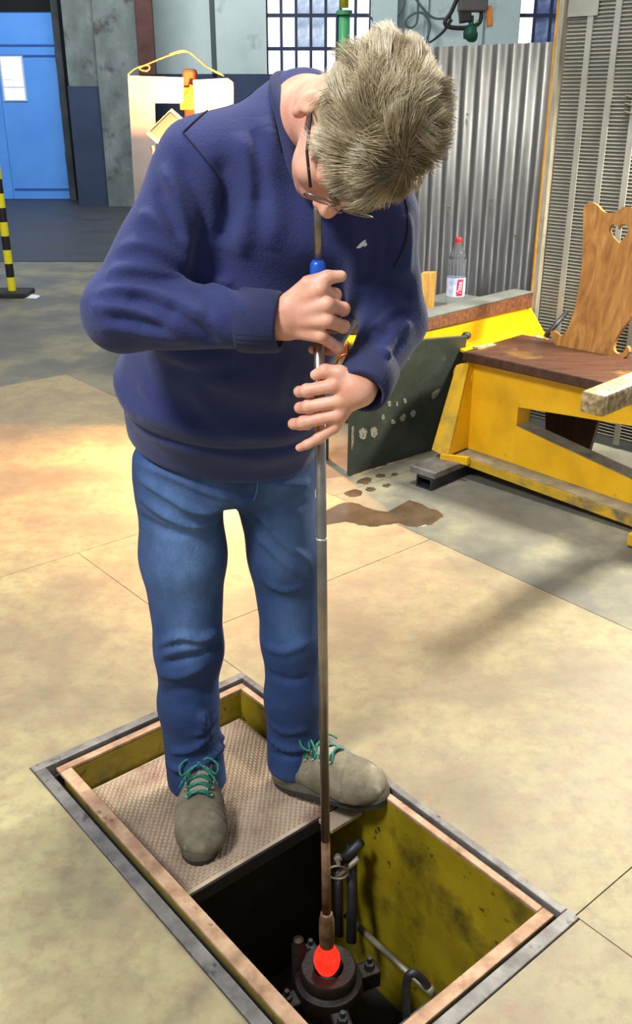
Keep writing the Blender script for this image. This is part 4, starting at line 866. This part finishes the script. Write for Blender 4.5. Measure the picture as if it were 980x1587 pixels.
HANDS = {
 'R': dict(wrist=(424, 497, 8), fore=(388, 499, 15), wr=0.026,
   metac=[((445,478,-4),(497,449,-27),.0135,.0115), ((445,488,-7),(508,472,-33),.0140,.0120), ((445,499,-7),(508,497,-33),.0140,.0118), ((445,510,-2),(498,521,-25),.0135,.0110)],
   fingers=[[(497,449,-27),(519,457,-6),(511,460,20),(490,462,22),(478,463,12)], [(508,472,-33),(532,479,-8),(518,482,21),(493,484,22),(480,484,12)], [(508,497,-33),(532,506,-8),(518,508,21),(493,509,22),(480,509,12)], [(498,521,-25),(525,540,-7),(513,543,19),(494,543,21),(484,542,12)]],
   fr=[(.0112,.0102,.0090,.0085,.0075), (.0115,.0106,.0092,.0087,.0078), (.0112,.0103,.0090,.0085,.0075), (.0100,.0092,.0082,.0077,.0068)],
   thumb=[(450,466,-2),(478,440,-14),(508,430,-18),(529,428,-14)], tr=(.0150,.0125,.0112,.0092)),
 'L': dict(wrist=(557,604,-28), fore=(571,577,16), wr=0.024,
   metac=[((545,592,-28),(520,597,-36),.0120,.0110), ((545,600,-32),(527,621,-38),.0130,.0115), ((545,610,-32),(525,643,-36),.0130,.0112), ((545,617,-28),(519,662,-30),.0120,.0100)],
   fingers=[[(520,597,-36),(476,605,-25),(464,607,-2),(476,609,18),(490,610,22)], [(527,621,-38),(478,630,-26),(465,632,-2),(478,634,18),(492,635,22)], [(525,643,-36),(470,655,-27),(455,657,-6),(464,659,14),(478,660,20)], [(519,662,-30),(494,679,-27),(476,689,-24),(464,694,-16)]],
   fr=[(.0112,.0104,.0092,.0086,.0076), (.0116,.0107,.0094,.0088,.0078), (.0112,.0104,.0092,.0086,.0076), (.0098,.0090,.0080,.0068)],
   thumb=[(549,594,-26),(527,578,-30),(504,575,-27),(489,581,-20)], tr=(.0140,.0125,.0112,.0090)),
}
def hand_sdf(H):
    def fn(P):
        w, fo = fpt(*H['wrist']), fpt(*H['fore'])
        d = sd_cone(P, fo, w, H['wr']+0.002, H['wr'])
        palm = None
        for a, b, r0, r1 in H['metac']:
            q = smin(sd_cone(P, w, fpt(*a), H['wr']*0.85, r0+0.004), sd_cone(P, fpt(*a), fpt(*b), r0, r1), 0.010); palm = q if palm is None else smin(palm, q, 0.010)
        d = smin(d, palm, 0.018)
        th = None; T = [fpt(*p) for p in H['thumb']]
        for i in range(3): q = sd_cone(P, T[i], T[i+1], H['tr'][i], H['tr'][i+1]); th = q if th is None else smin(th, q, 0.004)
        d = smin(d, th, 0.010)
        for pts, rr in zip(H['fingers'], H['fr']):
            fg = None; T = [fpt(*p) for p in pts]
            for i in range(len(T)-1):
                q = sd_cone(P, T[i], T[i+1], rr[i], rr[i+1]); fg = q if fg is None else smin(fg, q, 0.003)
            fg = smin(fg, sd_ell(P, T[1], (rr[1]*1.08,)*3), 0.003)
            d = smin(d, fg, 0.0035)
        return d
    return fn
VF = []
V, Q = surface(head_sdf, HO-0.20, HO+0.21, 0.004); VF.append((V, Q))
V, Q = surface(core_sdf, (-0.52, 1.40, -0.16), (0.32, 2.14, 1.50), 0.014); VF.append((V, Q))
for k in 'RL':
    pts = np.array([fpt(*p) for f in HANDS[k]['fingers'] for p in f] + [fpt(*p) for p in HANDS[k]['thumb']] + [fpt(*HANDS[k]['fore'])])
    V, Q = surface(hand_sdf(HANDS[k]), pts.min(0)-0.035, pts.max(0)+0.035, 0.0024); VF.append((relax(V, Q, 1, 0.4), Q))
n = 0; VV, QQ = [], []
for V, Q in VF: VV.append(V); QQ.append(Q+n); n += len(V)
person = obj('person', np.concatenate(VV), np.concatenate(QQ), M['skin'], smooth=True, origin=person_base)
tag(person, 'grey-haired man in navy sweatshirt and jeans bending to blow through an upright pipe', 'person')
skin_surf = Surf(np.concatenate(VV), np.concatenate(QQ))
# ---- sweatshirt
def sweater_sdf(P):
    d = None
    for i in range(len(SPX)-1):
        a, b = SPX[i], SPX[i+1]; q = sd_ecap(P, J(*a[:3]), J(*b[:3]), (a[3], a[4]), (b[3], b[4]), LAT, zr=0.05); d = q if d is None else smin(d, q, 0.06)
    d = smin(d, sd_cone(P, J(452, 215, 1.70), shR, 0.078, 0.066), 0.06)
    d = smin(d, sd_cone(P, J(475, 240, 1.70), shL, 0.080, 0.062), 0.06)
    d = smin(d, sd_cone(P, J(468, 200, 1.71), J(470, 178, 1.715), 0.078, 0.070), 0.05)      # collar base
    d = smin(d, sd_cone(P, shR, elR, 0.071, 0.063), 0.045)
    d = smin(d, sd_cone(P, shL, elL, 0.066, 0.055), 0.045)
    fr_ = sd_cone(P, elR, wrR, 0.064, 0.043); axr = unit(wrR-elR).astype(np.float32); fr_ = smax(fr_, (P-wrR.astype(np.float32))@axr-0.010, 0.006); d = smin(d, fr_, 0.018)
    fl_ = sd_cone(P, elL, wrL, 0.057, 0.038); axl = unit(wrL-elL).astype(np.float32); fl_ = smax(fl_, (P-wrL.astype(np.float32))@axl-0.010, 0.006); d = smin(d, fl_, 0.018)
    # openings: neck, cuffs
    d = smax(d, -sd_cone(P, J(468, 215, 1.69), hd(0, -0.03, -0.05), 0.066, 0.066), 0.006)
    for el, wr, r in ((elR, wrR, 0.036), (elL, wrL, 0.033)):
        ax = unit(wr-el); d = smax(d, -sd_cone(P, wr-ax*0.05, wr+ax*0.06, r, r), 0.004)
    # hem cut
    hem = J(346, 680, 1.895); up_ = unit(J(352, 590, 1.865)-hem); d = smax(d, -((P-hem.astype(np.float32))@up_.astype(np.float32))-0.012, 0.02)
    return d
V, Q = surface(sweater_sdf, (-0.53, 1.38, 0.68), (0.33, 2.14, 1.62), 0.0055)
SW = Surf(relax(V, Q, 3), Q)
SW.folds([
 # right sleeve, elbow and forearm
 (((150,455),(190,448),(235,455),(285,478),(330,500)), 7, 11), (((140,478),(190,478),(240,492),(290,515)), 7, 11), (((150,505),(200,510),(250,520),(300,525)), 5, 11),
 (((165,425),(210,415),(255,425),(290,440)), 7, 12), (((185,385),(225,378),(262,395),(292,420)), 6, 12), (((215,330),(245,345),(272,380),(290,415)), 7, 12),
 (((250,255),(270,300),(283,350),(292,400)), 8, 12), (((275,240),(300,290),(318,340),(310,390)), -8, 12), (((240,290),(262,330),(280,372)), -6, 10), (((320,440),(350,452),(372,470),(380,500)), 6, 10),
 (((300,448),(322,470),(325,500)), -5, 9), (((262,468),(300,500),(335,535)), -6, 9), (((195,462),(240,470),(275,490)), -6, 8), (((170,492),(220,500),(262,508)), -5, 8), (((335,440),(346,436),(356,446)), 7, 8),
 # right armpit and chest
 (((340,240),(352,290),(350,340),(338,380)), -9, 15), (((370,205),(388,260),(385,330),(372,400)), 9, 18), (((415,180),(418,250),(425,320),(420,390)), 8, 20), (((395,200),(402,260),(404,330)), -6, 12),
 # left side chest and arm
 (((590,320),(600,370),(598,420),(585,470)), -8, 14), (((625,330),(632,380),(628,430)), 6, 14), (((545,340),(555,400),(548,460),(535,500)), 8, 18), (((570,330),(575,390),(566,450)), -7, 13),
 (((640,468),(612,480),(590,500),(576,528)), 6, 10), (((638,498),(618,512),(602,535),(594,562)), 6, 10), (((632,482),(608,496),(590,520)), -5, 8), (((628,522),(612,545),(604,565)), -4, 8), (((580,540),(598,552),(612,556)), 4, 9), (((600,440),(622,452),(638,464)), -6, 12),
 # belly and hem blouse
 (((195,625),(260,655),(340,672),(420,672),(490,660)), 8, 20), (((194,650),(250,682),(340,700),(430,698),(496,682)), -6, 9), (((215,590),(260,640),(310,665)), 5, 16), (((300,600),(340,650),(400,672)), 5, 18), (((440,560),(430,620),(440,670)), 4, 16), (((230,560),(300,580),(380,575)), -6, 18),
])
wv = SW.V + normals(SW.V, SW.Q)*(0.0016*np.sin(SW.V[:, 0]*38+SW.V[:, 2]*21)*np.sin(SW.V[:, 2]*47-SW.V[:, 1]*30))[:, None]
SW.V = relax(wv, SW.Q, 1, 0.4); SW.bvh()
sweater = obj('sweatshirt', SW.V, SW.Q, M['navy'], person, smooth=True)
sweater['label'] = 'navy blue sweatshirt'
def seam(pts, r=0.0016, mat='navy_seam', name='seam', surf=None, par=None, lift=0.0010):
    s_ = surf or SW; obj(name, *tube(s_.path(pts, 18, lift), r, 6), M[mat], par or sweater, smooth=True)
seam(((284,206),(303,188),(325,170),(345,160),(370,157),(392,143)))
seam(((284,206),(300,225),(318,247),(335,272),(344,300),(342,325)))
seam(((625,300),(632,335),(628,375),(610,415)))
# neck ribbing, cuffs and waist ribbing
ring = [(474,128,1.755), (446,120,1.735), (428,124,1.685), (430,150,1.640), (438,185,1.612), (447,225,1.590), (458,262,1.575), (478,298,1.572), (510,318,1.575), (545,300,1.60), (560,255,1.655), (552,205,1.715), (530,160,1.76), (504,138,1.77)]
obj('collar', *tube(catmull([J(*p) for p in ring], 5, True), 0.0105, 10, closed=True), M['navy_rib'], sweater, smooth=True)
for el, wr, r in ((elR, wrR, 0.0485), (elL, wrL, 0.0440)):
    ax = unit(wr-el); prof = [(r-0.005, -0.058), (r+0.003, -0.054), (r+0.0025, -0.02), (r, 0.008), (r-0.003, 0.013), (r-0.008, 0.012), (r-0.009, -0.02)]
    Vc, Fc = lathe(prof, wr, ax, 72)
    ce = wr + np.outer((Vc-wr)@ax, ax); k = np.tile(np.arange(72), len(prof)); Vc = ce + (Vc-ce)*(1+0.022*np.cos(k*math.pi))[:, None]
    obj('cuff', Vc, Fc[:-2], M['navy_rib'], sweater, smooth=True)
logo = [SW.hit(x, y) for x, y in ((552,384),(556,379),(561,374),(567,371),(566,375),(569,378),(566,382),(562,381),(558,384))]
lp = np.array([l+n_*0.0012 for l, n_ in logo]); obj('chest_logo', *prism(lp, logo[0][1]*0.0008), M['white_print'], sweater)

# ---- jeans
def denim():
    m, nt, b = nodes('blue_denim')
    n = noise_node(nt, 7, 6, 0.6); col = ramp_node(nt, n.outputs['Fac'], [(0.3, '182c50'), (0.55, '203a68'), (0.75, '2c4a7e')]).outputs['Color']
    at = nt.nodes.new('ShaderNodeAttribute'); at.attribute_name = 'wear'; n2 = noise_node(nt, 26, 6, 0.7, stretch=(1, 1, 0.5))
    mm = nt.nodes.new('ShaderNodeMath'); mm.operation = 'MULTIPLY'; nt.links.new(at.outputs['Fac'], mm.inputs[0])
    rr = ramp_node(nt, n2.outputs['Fac'], [(0.3, 0.45), (0.7, 1.0)]); nt.links.new(rr.outputs['Color'], mm.inputs[1])
    col = mix_col(nt, mm.outputs[0], col, '6f92c2'); nt.links.new(col, b.inputs['Base Color']); b.inputs['Roughness'].default_value = 0.85
    n3 = noise_node(nt, 420, 3, 0.6, stretch=(1, 1, 0.4)); bp = nt.nodes.new('ShaderNodeBump'); bp.inputs['Strength'].default_value = 0.6; bp.inputs['Distance'].default_value = 0.003
    nt.links.new(n3.outputs['Fac'], bp.inputs['Height']); nt.links.new(bp.outputs['Normal'], b.inputs['Normal'])
    return m
M['denim'] = denim(); M['denim_thread'] = material('jeans_stitching', '5d7bab', 5, 0.9)
cfR, cfL = J(306, 1212, 1.850), J(459, 1185, 1.880)
def jeans_sdf(P):
    d = sd_ecap(P, J(348, 690, 1.90), J(356, 735, 1.905), (0.196, 0.140), (0.192, 0.138), (1, 0.06, 0), zr=0.05)
    thR = smin(sd_ecap(P, J(278, 745, 1.905), J(284, 860, 1.88), (0.094, 0.118), (0.093, 0.100), (1, 0, 0)), sd_cone(P, J(284, 860, 1.88), knR, 0.093, 0.076), 0.03)
    thR = smin(thR, sd_cone(P, knR, J(292, 1090, 1.86), 0.076, 0.068), 0.03); thR = smin(thR, sd_cone(P, J(292, 1090, 1.86), cfR, 0.068, 0.073), 0.03)
    thL = smin(sd_ecap(P, J(424, 750, 1.915), J(443, 860, 1.90), (0.090, 0.116), (0.080, 0.098), (1, 0.15, 0)), sd_cone(P, J(443, 860, 1.90), knL, 0.082, 0.069), 0.03)
    thL = smin(thL, sd_cone(P, knL, J(456, 1080, 1.885), 0.069, 0.067), 0.03); thL = smin(thL, sd_cone(P, J(456, 1080, 1.885), cfL, 0.067, 0.072), 0.03)
    legs = smin(thR, thL, 0.012); d = smin(d, legs, 0.045)
    for cf, kn, r in ((cfR, knR, 0.060), (cfL, knL, 0.059)):
        ax = unit(cf-kn); q = (P-(cf+ax*0.004).astype(np.float32))@ax.astype(np.float32); near = np.linalg.norm(P-cf.astype(np.float32), axis=1) < 0.16
        d = np.where(near, smax(d, q, 0.010), d); d = np.where(near, smax(d, -sd_cone(P, cf-ax*0.03, cf+ax*0.09, r, r), 0.004), d)
    return d
V, Q = surface(jeans_sdf, (-0.47, 1.66, -0.16), (0.16, 2.14, 0.95), 0.0055)
JN = Surf(relax(V, Q, 3), Q)
JN.folds([
 (((212,738),(255,765),(300,790),(345,790)), 6, 9), (((214,768),(255,797),(300,815),(338,800)), 6, 9), (((212,715),(270,740),(330,765),(362,772)), 4, 9), (((216,800),(250,820),(290,830)), -4, 10),
 (((400,745),(430,752),(460,752),(480,748)), 5, 9), (((370,775),(405,800),(440,840),(480,870)), 5, 9), (((380,760),(420,775),(455,785),(480,778)), -3, 9), (((398,830),(430,860),(465,890)), 4, 10), (((408,900),(440,915),(478,906)), 3, 10),
 (((247,1000),(280,985),(310,990),(338,978)), 8, 10), (((248,1030),(285,1022),(315,1010),(340,1000)), -7, 9), (((250,1015),(290,1005),(330,1010)), 5, 8), (((243,1045),(280,1048),(320,1030)), 4, 10), (((250,1075),(290,1068),(330,1075)), -3, 12),
 (((258,1185),(290,1192),(325,1175),(350,1150)), 8, 8), (((262,1165),(300,1160),(335,1130)), 6, 9), (((275,1205),(310,1195),(345,1178)), -6, 6), (((300,1140),(325,1125),(338,1100)), 5, 9), (((340,1140),(352,1160),(350,1175)), 8, 9),
 (((408,1000),(440,1010),(480,994)), 4, 10), (((410,1040),(450,1055),(480,1048)), -3, 10), (((412,1140),(440,1160),(470,1160),(485,1154)), 6, 8), (((414,1165),(445,1172),(482,1168)), -3, 7), (((415,1115),(440,1135),(480,1130)), 4, 9),
], 2.0)
JN.V = relax(JN.V, JN.Q, 1, 0.4); JN.bvh()
jeans = obj('jeans', JN.V, JN.Q, M['denim'], person, smooth=True); jeans['label'] = 'faded blue denim jeans'
N_ = normals(JN.V, JN.Q); wear = np.zeros(len(JN.V))
for (x, y, r, a) in ((285,860,0.115,1.0), (270,790,0.08,0.75), (290,975,0.06,0.85), (330,770,0.06,0.5), (445,830,0.085,0.65), (430,760,0.06,0.55), (452,960,0.06,0.45), (240,740,0.06,0.5), (295,920,0.07,0.8)):
    c_, _ = JN.hit(x, y); wear = np.maximum(wear, a*np.exp(-(np.linalg.norm((JN.V-c_)*npa(1.3, 1, 0.75), axis=1)/r)**2))
attr = jeans.data.attributes.new('wear', 'FLOAT', 'POINT'); attr.data.foreach_set('value', (0.85*wear).astype(np.float32))
def jseam(pts, r=0.0013): seam(pts, r, 'denim_thread', 'stitching', JN, jeans)
jseam(((393,775),(398,760),(399,742),(397,726)), 0.0018)

# ---- shoes
def build_shoe(heel, toe, lbl, side):
    ax = unit(toe-heel); lat = unit(npa(-ax[1], ax[0], 0)); L = np.linalg.norm(toe-heel); s = L/0.29; W = 1.17; ZU = np.cross(ax, lat)
    def sp(f, l, z): return np.array(heel) + ax*(f*L) + lat*(l*s*W) + ZU*(z*s)
    A = np.stack([ax, lat, ZU])
    def up(P):
        d = sd_ell(P, sp(0.80, 0.004*side, 0.038), (0.062*s, 0.050*s*W, 0.042*s), A)
        d = smin(d, sd_ell(P, sp(0.62, 0.0, 0.048), (0.070*s, 0.047*s*W, 0.047*s), A), 0.03)
        d = smin(d, sd_cone(P, sp(0.16, 0, 0.048), sp(0.50, 0, 0.052), 0.040*s, 0.046*s), 0.03)
        d = smin(d, sd_cone(P, sp(0.15, 0, 0.05), sp(0.20, 0, 0.105), 0.040*s, 0.044*s), 0.025)
        d = smin(d, sd_cone(P, sp(0.30, 0, 0.105), sp(0.58, 0, 0.072), 0.026*s, 0.030*s), 0.02)
        d = smax(d, -((P-np.array(heel, dtype=np.float32))@ZU.astype(np.float32)-0.018*s), 0.004)
        d = smax(d, -sd_cone(P, sp(0.21, 0, 0.115), sp(0.20, 0, 0.2), 0.031*s, 0.036*s), 0.004)
        return d
    c0 = sp(0.5, 0, 0.06); V, Q = surface(up, c0-0.19*s, c0+0.19*s, 0.0042); V = relax(V, Q, 2)
    S_ = Surf(V, Q)
    # cap seams pressed into the upper
    N_ = normals(V, Q); ff = ((V-sp(0, 0, 0))@ax)/L; zz = ((V-sp(0, 0, 0))@ZU)/s; ll = ((V-sp(0, 0, 0))@lat)/s
    g = -0.0034*np.exp(-((ff-0.72-0.9*ll**2*8)/0.010)**2)*(zz > 0.03) - 0.002*np.exp(-((ff-0.34)/0.010)**2)*(zz < 0.085)
    g += 0.0016*np.exp(-((ff-0.66)/0.012)**2)*(zz > 0.05) - 0.0015*np.exp(-((ff-0.62)/0.010)**2)*(zz > 0.055)
    V = V + N_*g[:, None]
    sh = obj('shoe', V, Q, M['leather'], person, smooth=True); sh['label'] = lbl
    outl = []
    for t in np.linspace(0, 2*math.pi, 41)[:-1]:
        f = 0.5-0.5*math.cos(t); w = 0.041*(1-abs(2*f-1)**3.2)**0.42*(0.80+0.28*f-0.10*math.exp(-((f-0.42)/0.16)**2)); outl.append((f*1.0, math.copysign(w*0.97, math.sin(t))))
    def ringz(z, k): return np.array([sp(f+(f-0.5)*(k-1)*0.4, l*k, z) for f, l in outl])
    n_ = len(outl)
    def stack(levels, name, mat, par):
        V = np.concatenate([ringz(z, k) for z, k in levels]); m = len(levels)
        F = [(i*n_+j, (i+1)*n_+j, (i+1)*n_+(j+1) % n_, i*n_+(j+1) % n_)[::-1] for i in range(m-1) for j in range(n_)] + [tuple(range(n_)), tuple(range((m-1)*n_, m*n_))[::-1]]
        bm = bmesh.new(); vv = [bm.verts.new(v) for v in V]; [bm.faces.new([vv[i] for i in f]) for f in F]; bmesh.ops.recalc_face_normals(bm, faces=bm.faces[:])
        bm.verts.index_update(); o = obj(name, [v.co[:] for v in bm.verts], [tuple(v.index for v in f.verts) for f in bm.faces], mat, par, autosmooth=45); bm.free(); return o
    stack([(0.011, 1.0), (0.013, 1.08), (0.028, 1.09), (0.033, 1.04), (0.034, 0.8)], 'midsole', M['sole'], sh)
    stack([(0.000, 1.02), (0.001, 1.06), (0.011, 1.07), (0.0125, 1.0)], 'outsole', M['sole_dark'], sh)
    def top(f, l):
        o_ = sp(f, l, 0.25); loc, nr, i, dd = S_.tree.ray_cast(Vector(o_), Vector(-ZU))
        return (np.array(loc) if loc is not None else sp(f, l, 0.08)) + ZU*0.0035
    tg = np.array([[top(f, l) for l in (-0.018, -0.006, 0.006, 0.018)] for f in (0.34, 0.42, 0.50, 0.58, 0.63)]) + ZU*0.001
    obj('tongue', *join([(np.concatenate([tg.reshape(-1, 3), tg.reshape(-1, 3)-ZU*0.004]), [(i*4+j, (i+1)*4+j, (i+1)*4+j+1, i*4+j+1)[::-1] for i in range(4) for j in range(3)])]), M['tongue'], sh, smooth=True)
    for i, f in enumerate((0.40, 0.47, 0.54, 0.61)):
        w = 0.026-0.001*i; a = i % 2
        obj('lace', *tube(catmull([top(f, -w)+ZU*0.001, top(f+0.012, -w*0.4)+ZU*0.005, top(f+0.02, w*0.4)+ZU*0.005, top(f+0.03, w)+ZU*0.001], 4), 0.0028, 6), M['lace'], sh, smooth=True)
        obj('lace', *tube(catmull([top(f+0.03, -w)+ZU*0.001, top(f+0.02, -w*0.4)+ZU*0.006, top(f+0.010, w*0.4)+ZU*0.006, top(f, w)+ZU*0.001], 4), 0.0028, 6), M['lace'], sh, smooth=True)
        for q in (-1, 1): obj('eyelet', *lathe([(0.0045, 0), (0.0045, 0.002), (0.002, 0.0022)], top(f+0.008, q*w)-ZU*0.002, ZU, 10), M['eyelet'], sh)
    k0 = top(0.40, 0)+ZU*0.012
    for q in (-1, 1):
        obj('bow_loop', *tube(catmull([k0, k0+lat*q*0.022+ZU*0.012-ax*0.004, k0+lat*q*0.044+ZU*0.002+ax*0.010, k0+lat*q*0.040-ZU*0.012+ax*0.026, k0+lat*q*0.018-ZU*0.002+ax*0.014, k0], 5), 0.0030, 6), M['lace'], sh, smooth=True)
        obj('lace_end', *tube(catmull([k0, k0+lat*q*0.016+ax*0.02, k0+lat*q*0.034+ax*0.040-ZU*0.010, k0+lat*q*0.045+ax*0.052-ZU*0.026], 5), [0.0028, 0.0022], 6), M['lace'], sh, smooth=True)
    obj('knot', *lathe([(0.002, -0.006), (0.007, -0.003), (0.007, 0.003), (0.002, 0.006)], k0, lat, 10), M['lace'], sh, smooth=True)
    return sh
build_shoe(npa(-0.288, 1.905, SZ), npa(-0.263, 1.608, SZ), 'grey shoe with green laces pointing at the viewer', 1)
build_shoe(npa(-0.098, 1.892, SZ+0.002), atz(600, 1243, -0.018), 'grey shoe with green laces turned outwards over the step edge', -1)

# ---- glasses
gl = obj('glasses', *tube([hd(-0.062, 0.100, 0.020), hd(-0.080, 0.055, 0.016), hd(-0.084, 0.005, 0.008), hd(-0.083, -0.018, -0.012)], 0.0022, 8), M['cable'], person, smooth=True); gl['label'] = 'thin dark framed spectacles'
obj('temple', *tube([hd(0.062, 0.100, 0.020), hd(0.080, 0.055, 0.016), hd(0.084, 0.005, 0.008), hd(0.083, -0.018, -0.012)], 0.0022, 8), M['cable'], gl, smooth=True)
lens, nt_, bb = nodes('spectacle_lens'); bb.inputs['Transmission Weight'].default_value = 1.0; bb.inputs['Roughness'].default_value = 0.02; bb.inputs['IOR'].default_value = 1.1
for q in (-1, 1):
    rim = [hd(q*0.034+0.026*math.cos(t), 0.110-0.10*(abs(q*0.034+0.026*math.cos(t))-0.01)**2*8, 0.006+0.019*math.sin(t)) for t in np.linspace(0, 2*math.pi, 17)[:-1]]
    obj('rim', *tube(catmull(rim, 3, True), 0.0014, 6, closed=True), M['pipe'], gl, smooth=True)
    c_ = sum(rim)/len(rim); obj('lens', np.array([c_+hf*0.001]+rim), [(0, 1+i, 1+(i+1) % 16) for i in range(16)], lens, gl, smooth=True)
obj('bridge', *tube(catmull([hd(-0.009, 0.112, 0.008), hd(0, 0.118, 0.012), hd(0.009, 0.112, 0.008)], 4), 0.0014, 6), M['pipe'], gl, smooth=True)

# ---- hair: a dense cap plus many tapering locks that sweep away from the crown line
def hair_mat(name, cols):
    m, nt, b = nodes(name); at = nt.nodes.new('ShaderNodeAttribute'); at.attribute_name = 'tone'
    nt.links.new(ramp_node(nt, at.outputs['Fac'], cols).outputs['Color'], b.inputs['Base Color']); b.inputs['Roughness'].default_value = 0.5; b.inputs['Specular IOR Level'].default_value = 0.35
    return m
M['hair'] = hair_mat('grey_blond_hair', [(0.0, '7a6850'), (0.3, 'a8946f'), (0.6, 'd2c09c'), (1.0, 'f3e8cf')])
M['hair_cap'] = material('hair_roots', [(0.3, '665741'), (0.7, '857253')], 60, 0.7, bump=0.5, bscale=120)
def hairline(l, f, u):                 # inside the hair-bearing scalp
    side = abs(l)
    if side > 0.055 and -0.040 < f < 0.030 and u < 0.034: return False
    return (u > 0.062 + 0.25*max(0, f-0.045)) if f > 0.055 else ((u > 0.005+0.9*max(0, f-0.01)) if f > -0.005 else (u > -0.055 + (0.02 if side > 0.06 else 0)))
cap_c, cap_r = npa(0, -0.014, 0.046), npa(0.083, 0.104, 0.093)
th_, ph_ = np.meshgrid(np.linspace(0, 2*math.pi, 73)[:-1], np.linspace(0.02, 2.3, 40), indexing='ij')
keep = np.zeros(th_.shape, bool); capV = np.zeros(th_.shape+(3,))
for i in range(th_.shape[0]):
    for j in range(th_.shape[1]):
        dl, df, du = math.sin(ph_[i, j])*math.cos(th_[i, j]), math.sin(ph_[i, j])*math.sin(th_[i, j]), math.cos(ph_[i, j])
        l, f, u = cap_c + cap_r*npa(dl, df, du); keep[i, j] = hairline(l, f, u); capV[i, j] = hd(l, f, u)
F = []; n1, n2 = th_.shape
for i in range(n1):
    for j in range(n2-1):
        q = [(i, j), ((i+1) % n1, j), ((i+1) % n1, j+1), (i, j+1)]
        if all(keep[a] for a in q): F.append(tuple(a[0]*n2+a[1] for a in q)[::-1])
hair = obj('hair', capV.reshape(-1, 3), F, M['hair_cap'], person, smooth=True); hair['label'] = 'tousled short grey-blond hair'
NS = 19000; HV, HF, HT = [], [], []
crown = npa(0.015, 0.030, 0.130)        # where the locks part, in head axes
locks = rng.normal(0, 1, (420, 3)); locks /= np.linalg.norm(locks, axis=1)[:, None]; lock_dir = rng.normal(0, 1, (420, 3)); lock_tone = rng.uniform(0, 1, 420); lock_lift = rng.uniform(0.2, 1.0, 420)
cnt_ = 0
while cnt_ < NS:
    dvec = rng.normal(0, 1, 3); dvec /= np.linalg.norm(dvec); p0 = cap_c + cap_r*dvec*0.985
    if not hairline(*p0): continue
    cnt_ += 1
    li = int(np.argmax(locks@dvec)); nr_ = unit(dvec/cap_r); v = p0-crown; tang = v - nr_*np.dot(v, nr_)
    dist = np.linalg.norm(tang); tang = tang/(dist+1e-6)
    if p0[1] > 0.03 and p0[2] > 0.06: tang = unit(0.55*tang + 0.45*npa(0.35, -0.3, 0.2))      # fringe combed over
    sw = 0.9*math.exp(-dist/0.06)+0.25; tang = unit(tang + sw*np.cross(nr_, tang)); tang = tang + 0.45*(lock_dir[li]-nr_*np.dot(lock_dir[li], nr_)) + 0.10*rng.normal(0, 1, 3); tang = unit(tang - nr_*np.dot(tang, nr_))
    fade = 0.45 if p0[2] < 0.02 else 1.0
    if abs(p0[0]) > 0.050 and p0[2] < 0.075 and p0[1] < 0.045:
        fade = 0.5; tang = unit(0.35*tang + npa(0, -0.8, -0.1)); tang = unit(tang - nr_*np.dot(tang, nr_))
    L = (0.034+0.032*lock_lift[li]+rng.uniform(-0.006, 0.006))*fade; lift = (0.20+0.26*lock_lift[li])*fade*fade; w = rng.uniform(0.0004, 0.0009)
    cen = cap_c + cap_r*locks[li]
    pts = []
    for t in np.linspace(0, 1, 5):
        q = p0 + tang*L*t + nr_*(L*lift*(t-0.62*t*t)); dv = (q-cap_c)/cap_r; rr = np.linalg.norm(dv)
        if rr < 1.02: q = cap_c + (q-cap_c)*(1.02/rr)
        q = q + (cen+tang*L*0.8+nr_*0.010-q)*0.34*t*t; pts.append(q)
    pts = np.array([hd(*q) for q in pts]); b0 = len(HV); nrw = hl*nr_[0]+hf*nr_[1]+hu*nr_[2]; tw = unit(pts[-1]-pts[0]+1e-9); sd_ = unit(np.cross(tw, nrw)+1e-9)
    tone = float(np.clip(0.55*lock_tone[li]+0.45*rng.uniform(0, 1)-(0.30 if dist < 0.03 else 0), 0, 1))
    for k in range(5):
        wk = w*(1-0.8*(k/4)**2); HV += [pts[k]-sd_*wk, pts[k]+nrw*wk, pts[k]+sd_*wk]; HT += [tone*(0.55+0.45*min(1, k/2.5))]*3
    for k in range(4):
        a = b0+3*k
        HF += [(a, a+3, a+4, a+1), (a+1, a+4, a+5, a+2), (a+2, a+5, a+3, a)]
hs_ = obj('hair_locks', np.array(HV), np.array(HF), M['hair'], hair, smooth=True, kind='stuff')
at_ = hs_.data.attributes.new('tone', 'FLOAT', 'POINT'); at_.data.foreach_set('value', np.array(HT, dtype=np.float32))
# eyebrows and lips
for q in (-1, 1): obj('eyebrow', *tube(catmull([hd(q*0.014, 0.109, 0.030), hd(q*0.032, 0.104, 0.036), hd(q*0.050, 0.088, 0.030)], 4), [0.003, 0.0045, 0.002], 6), M['hair_cap'], person, smooth=True)
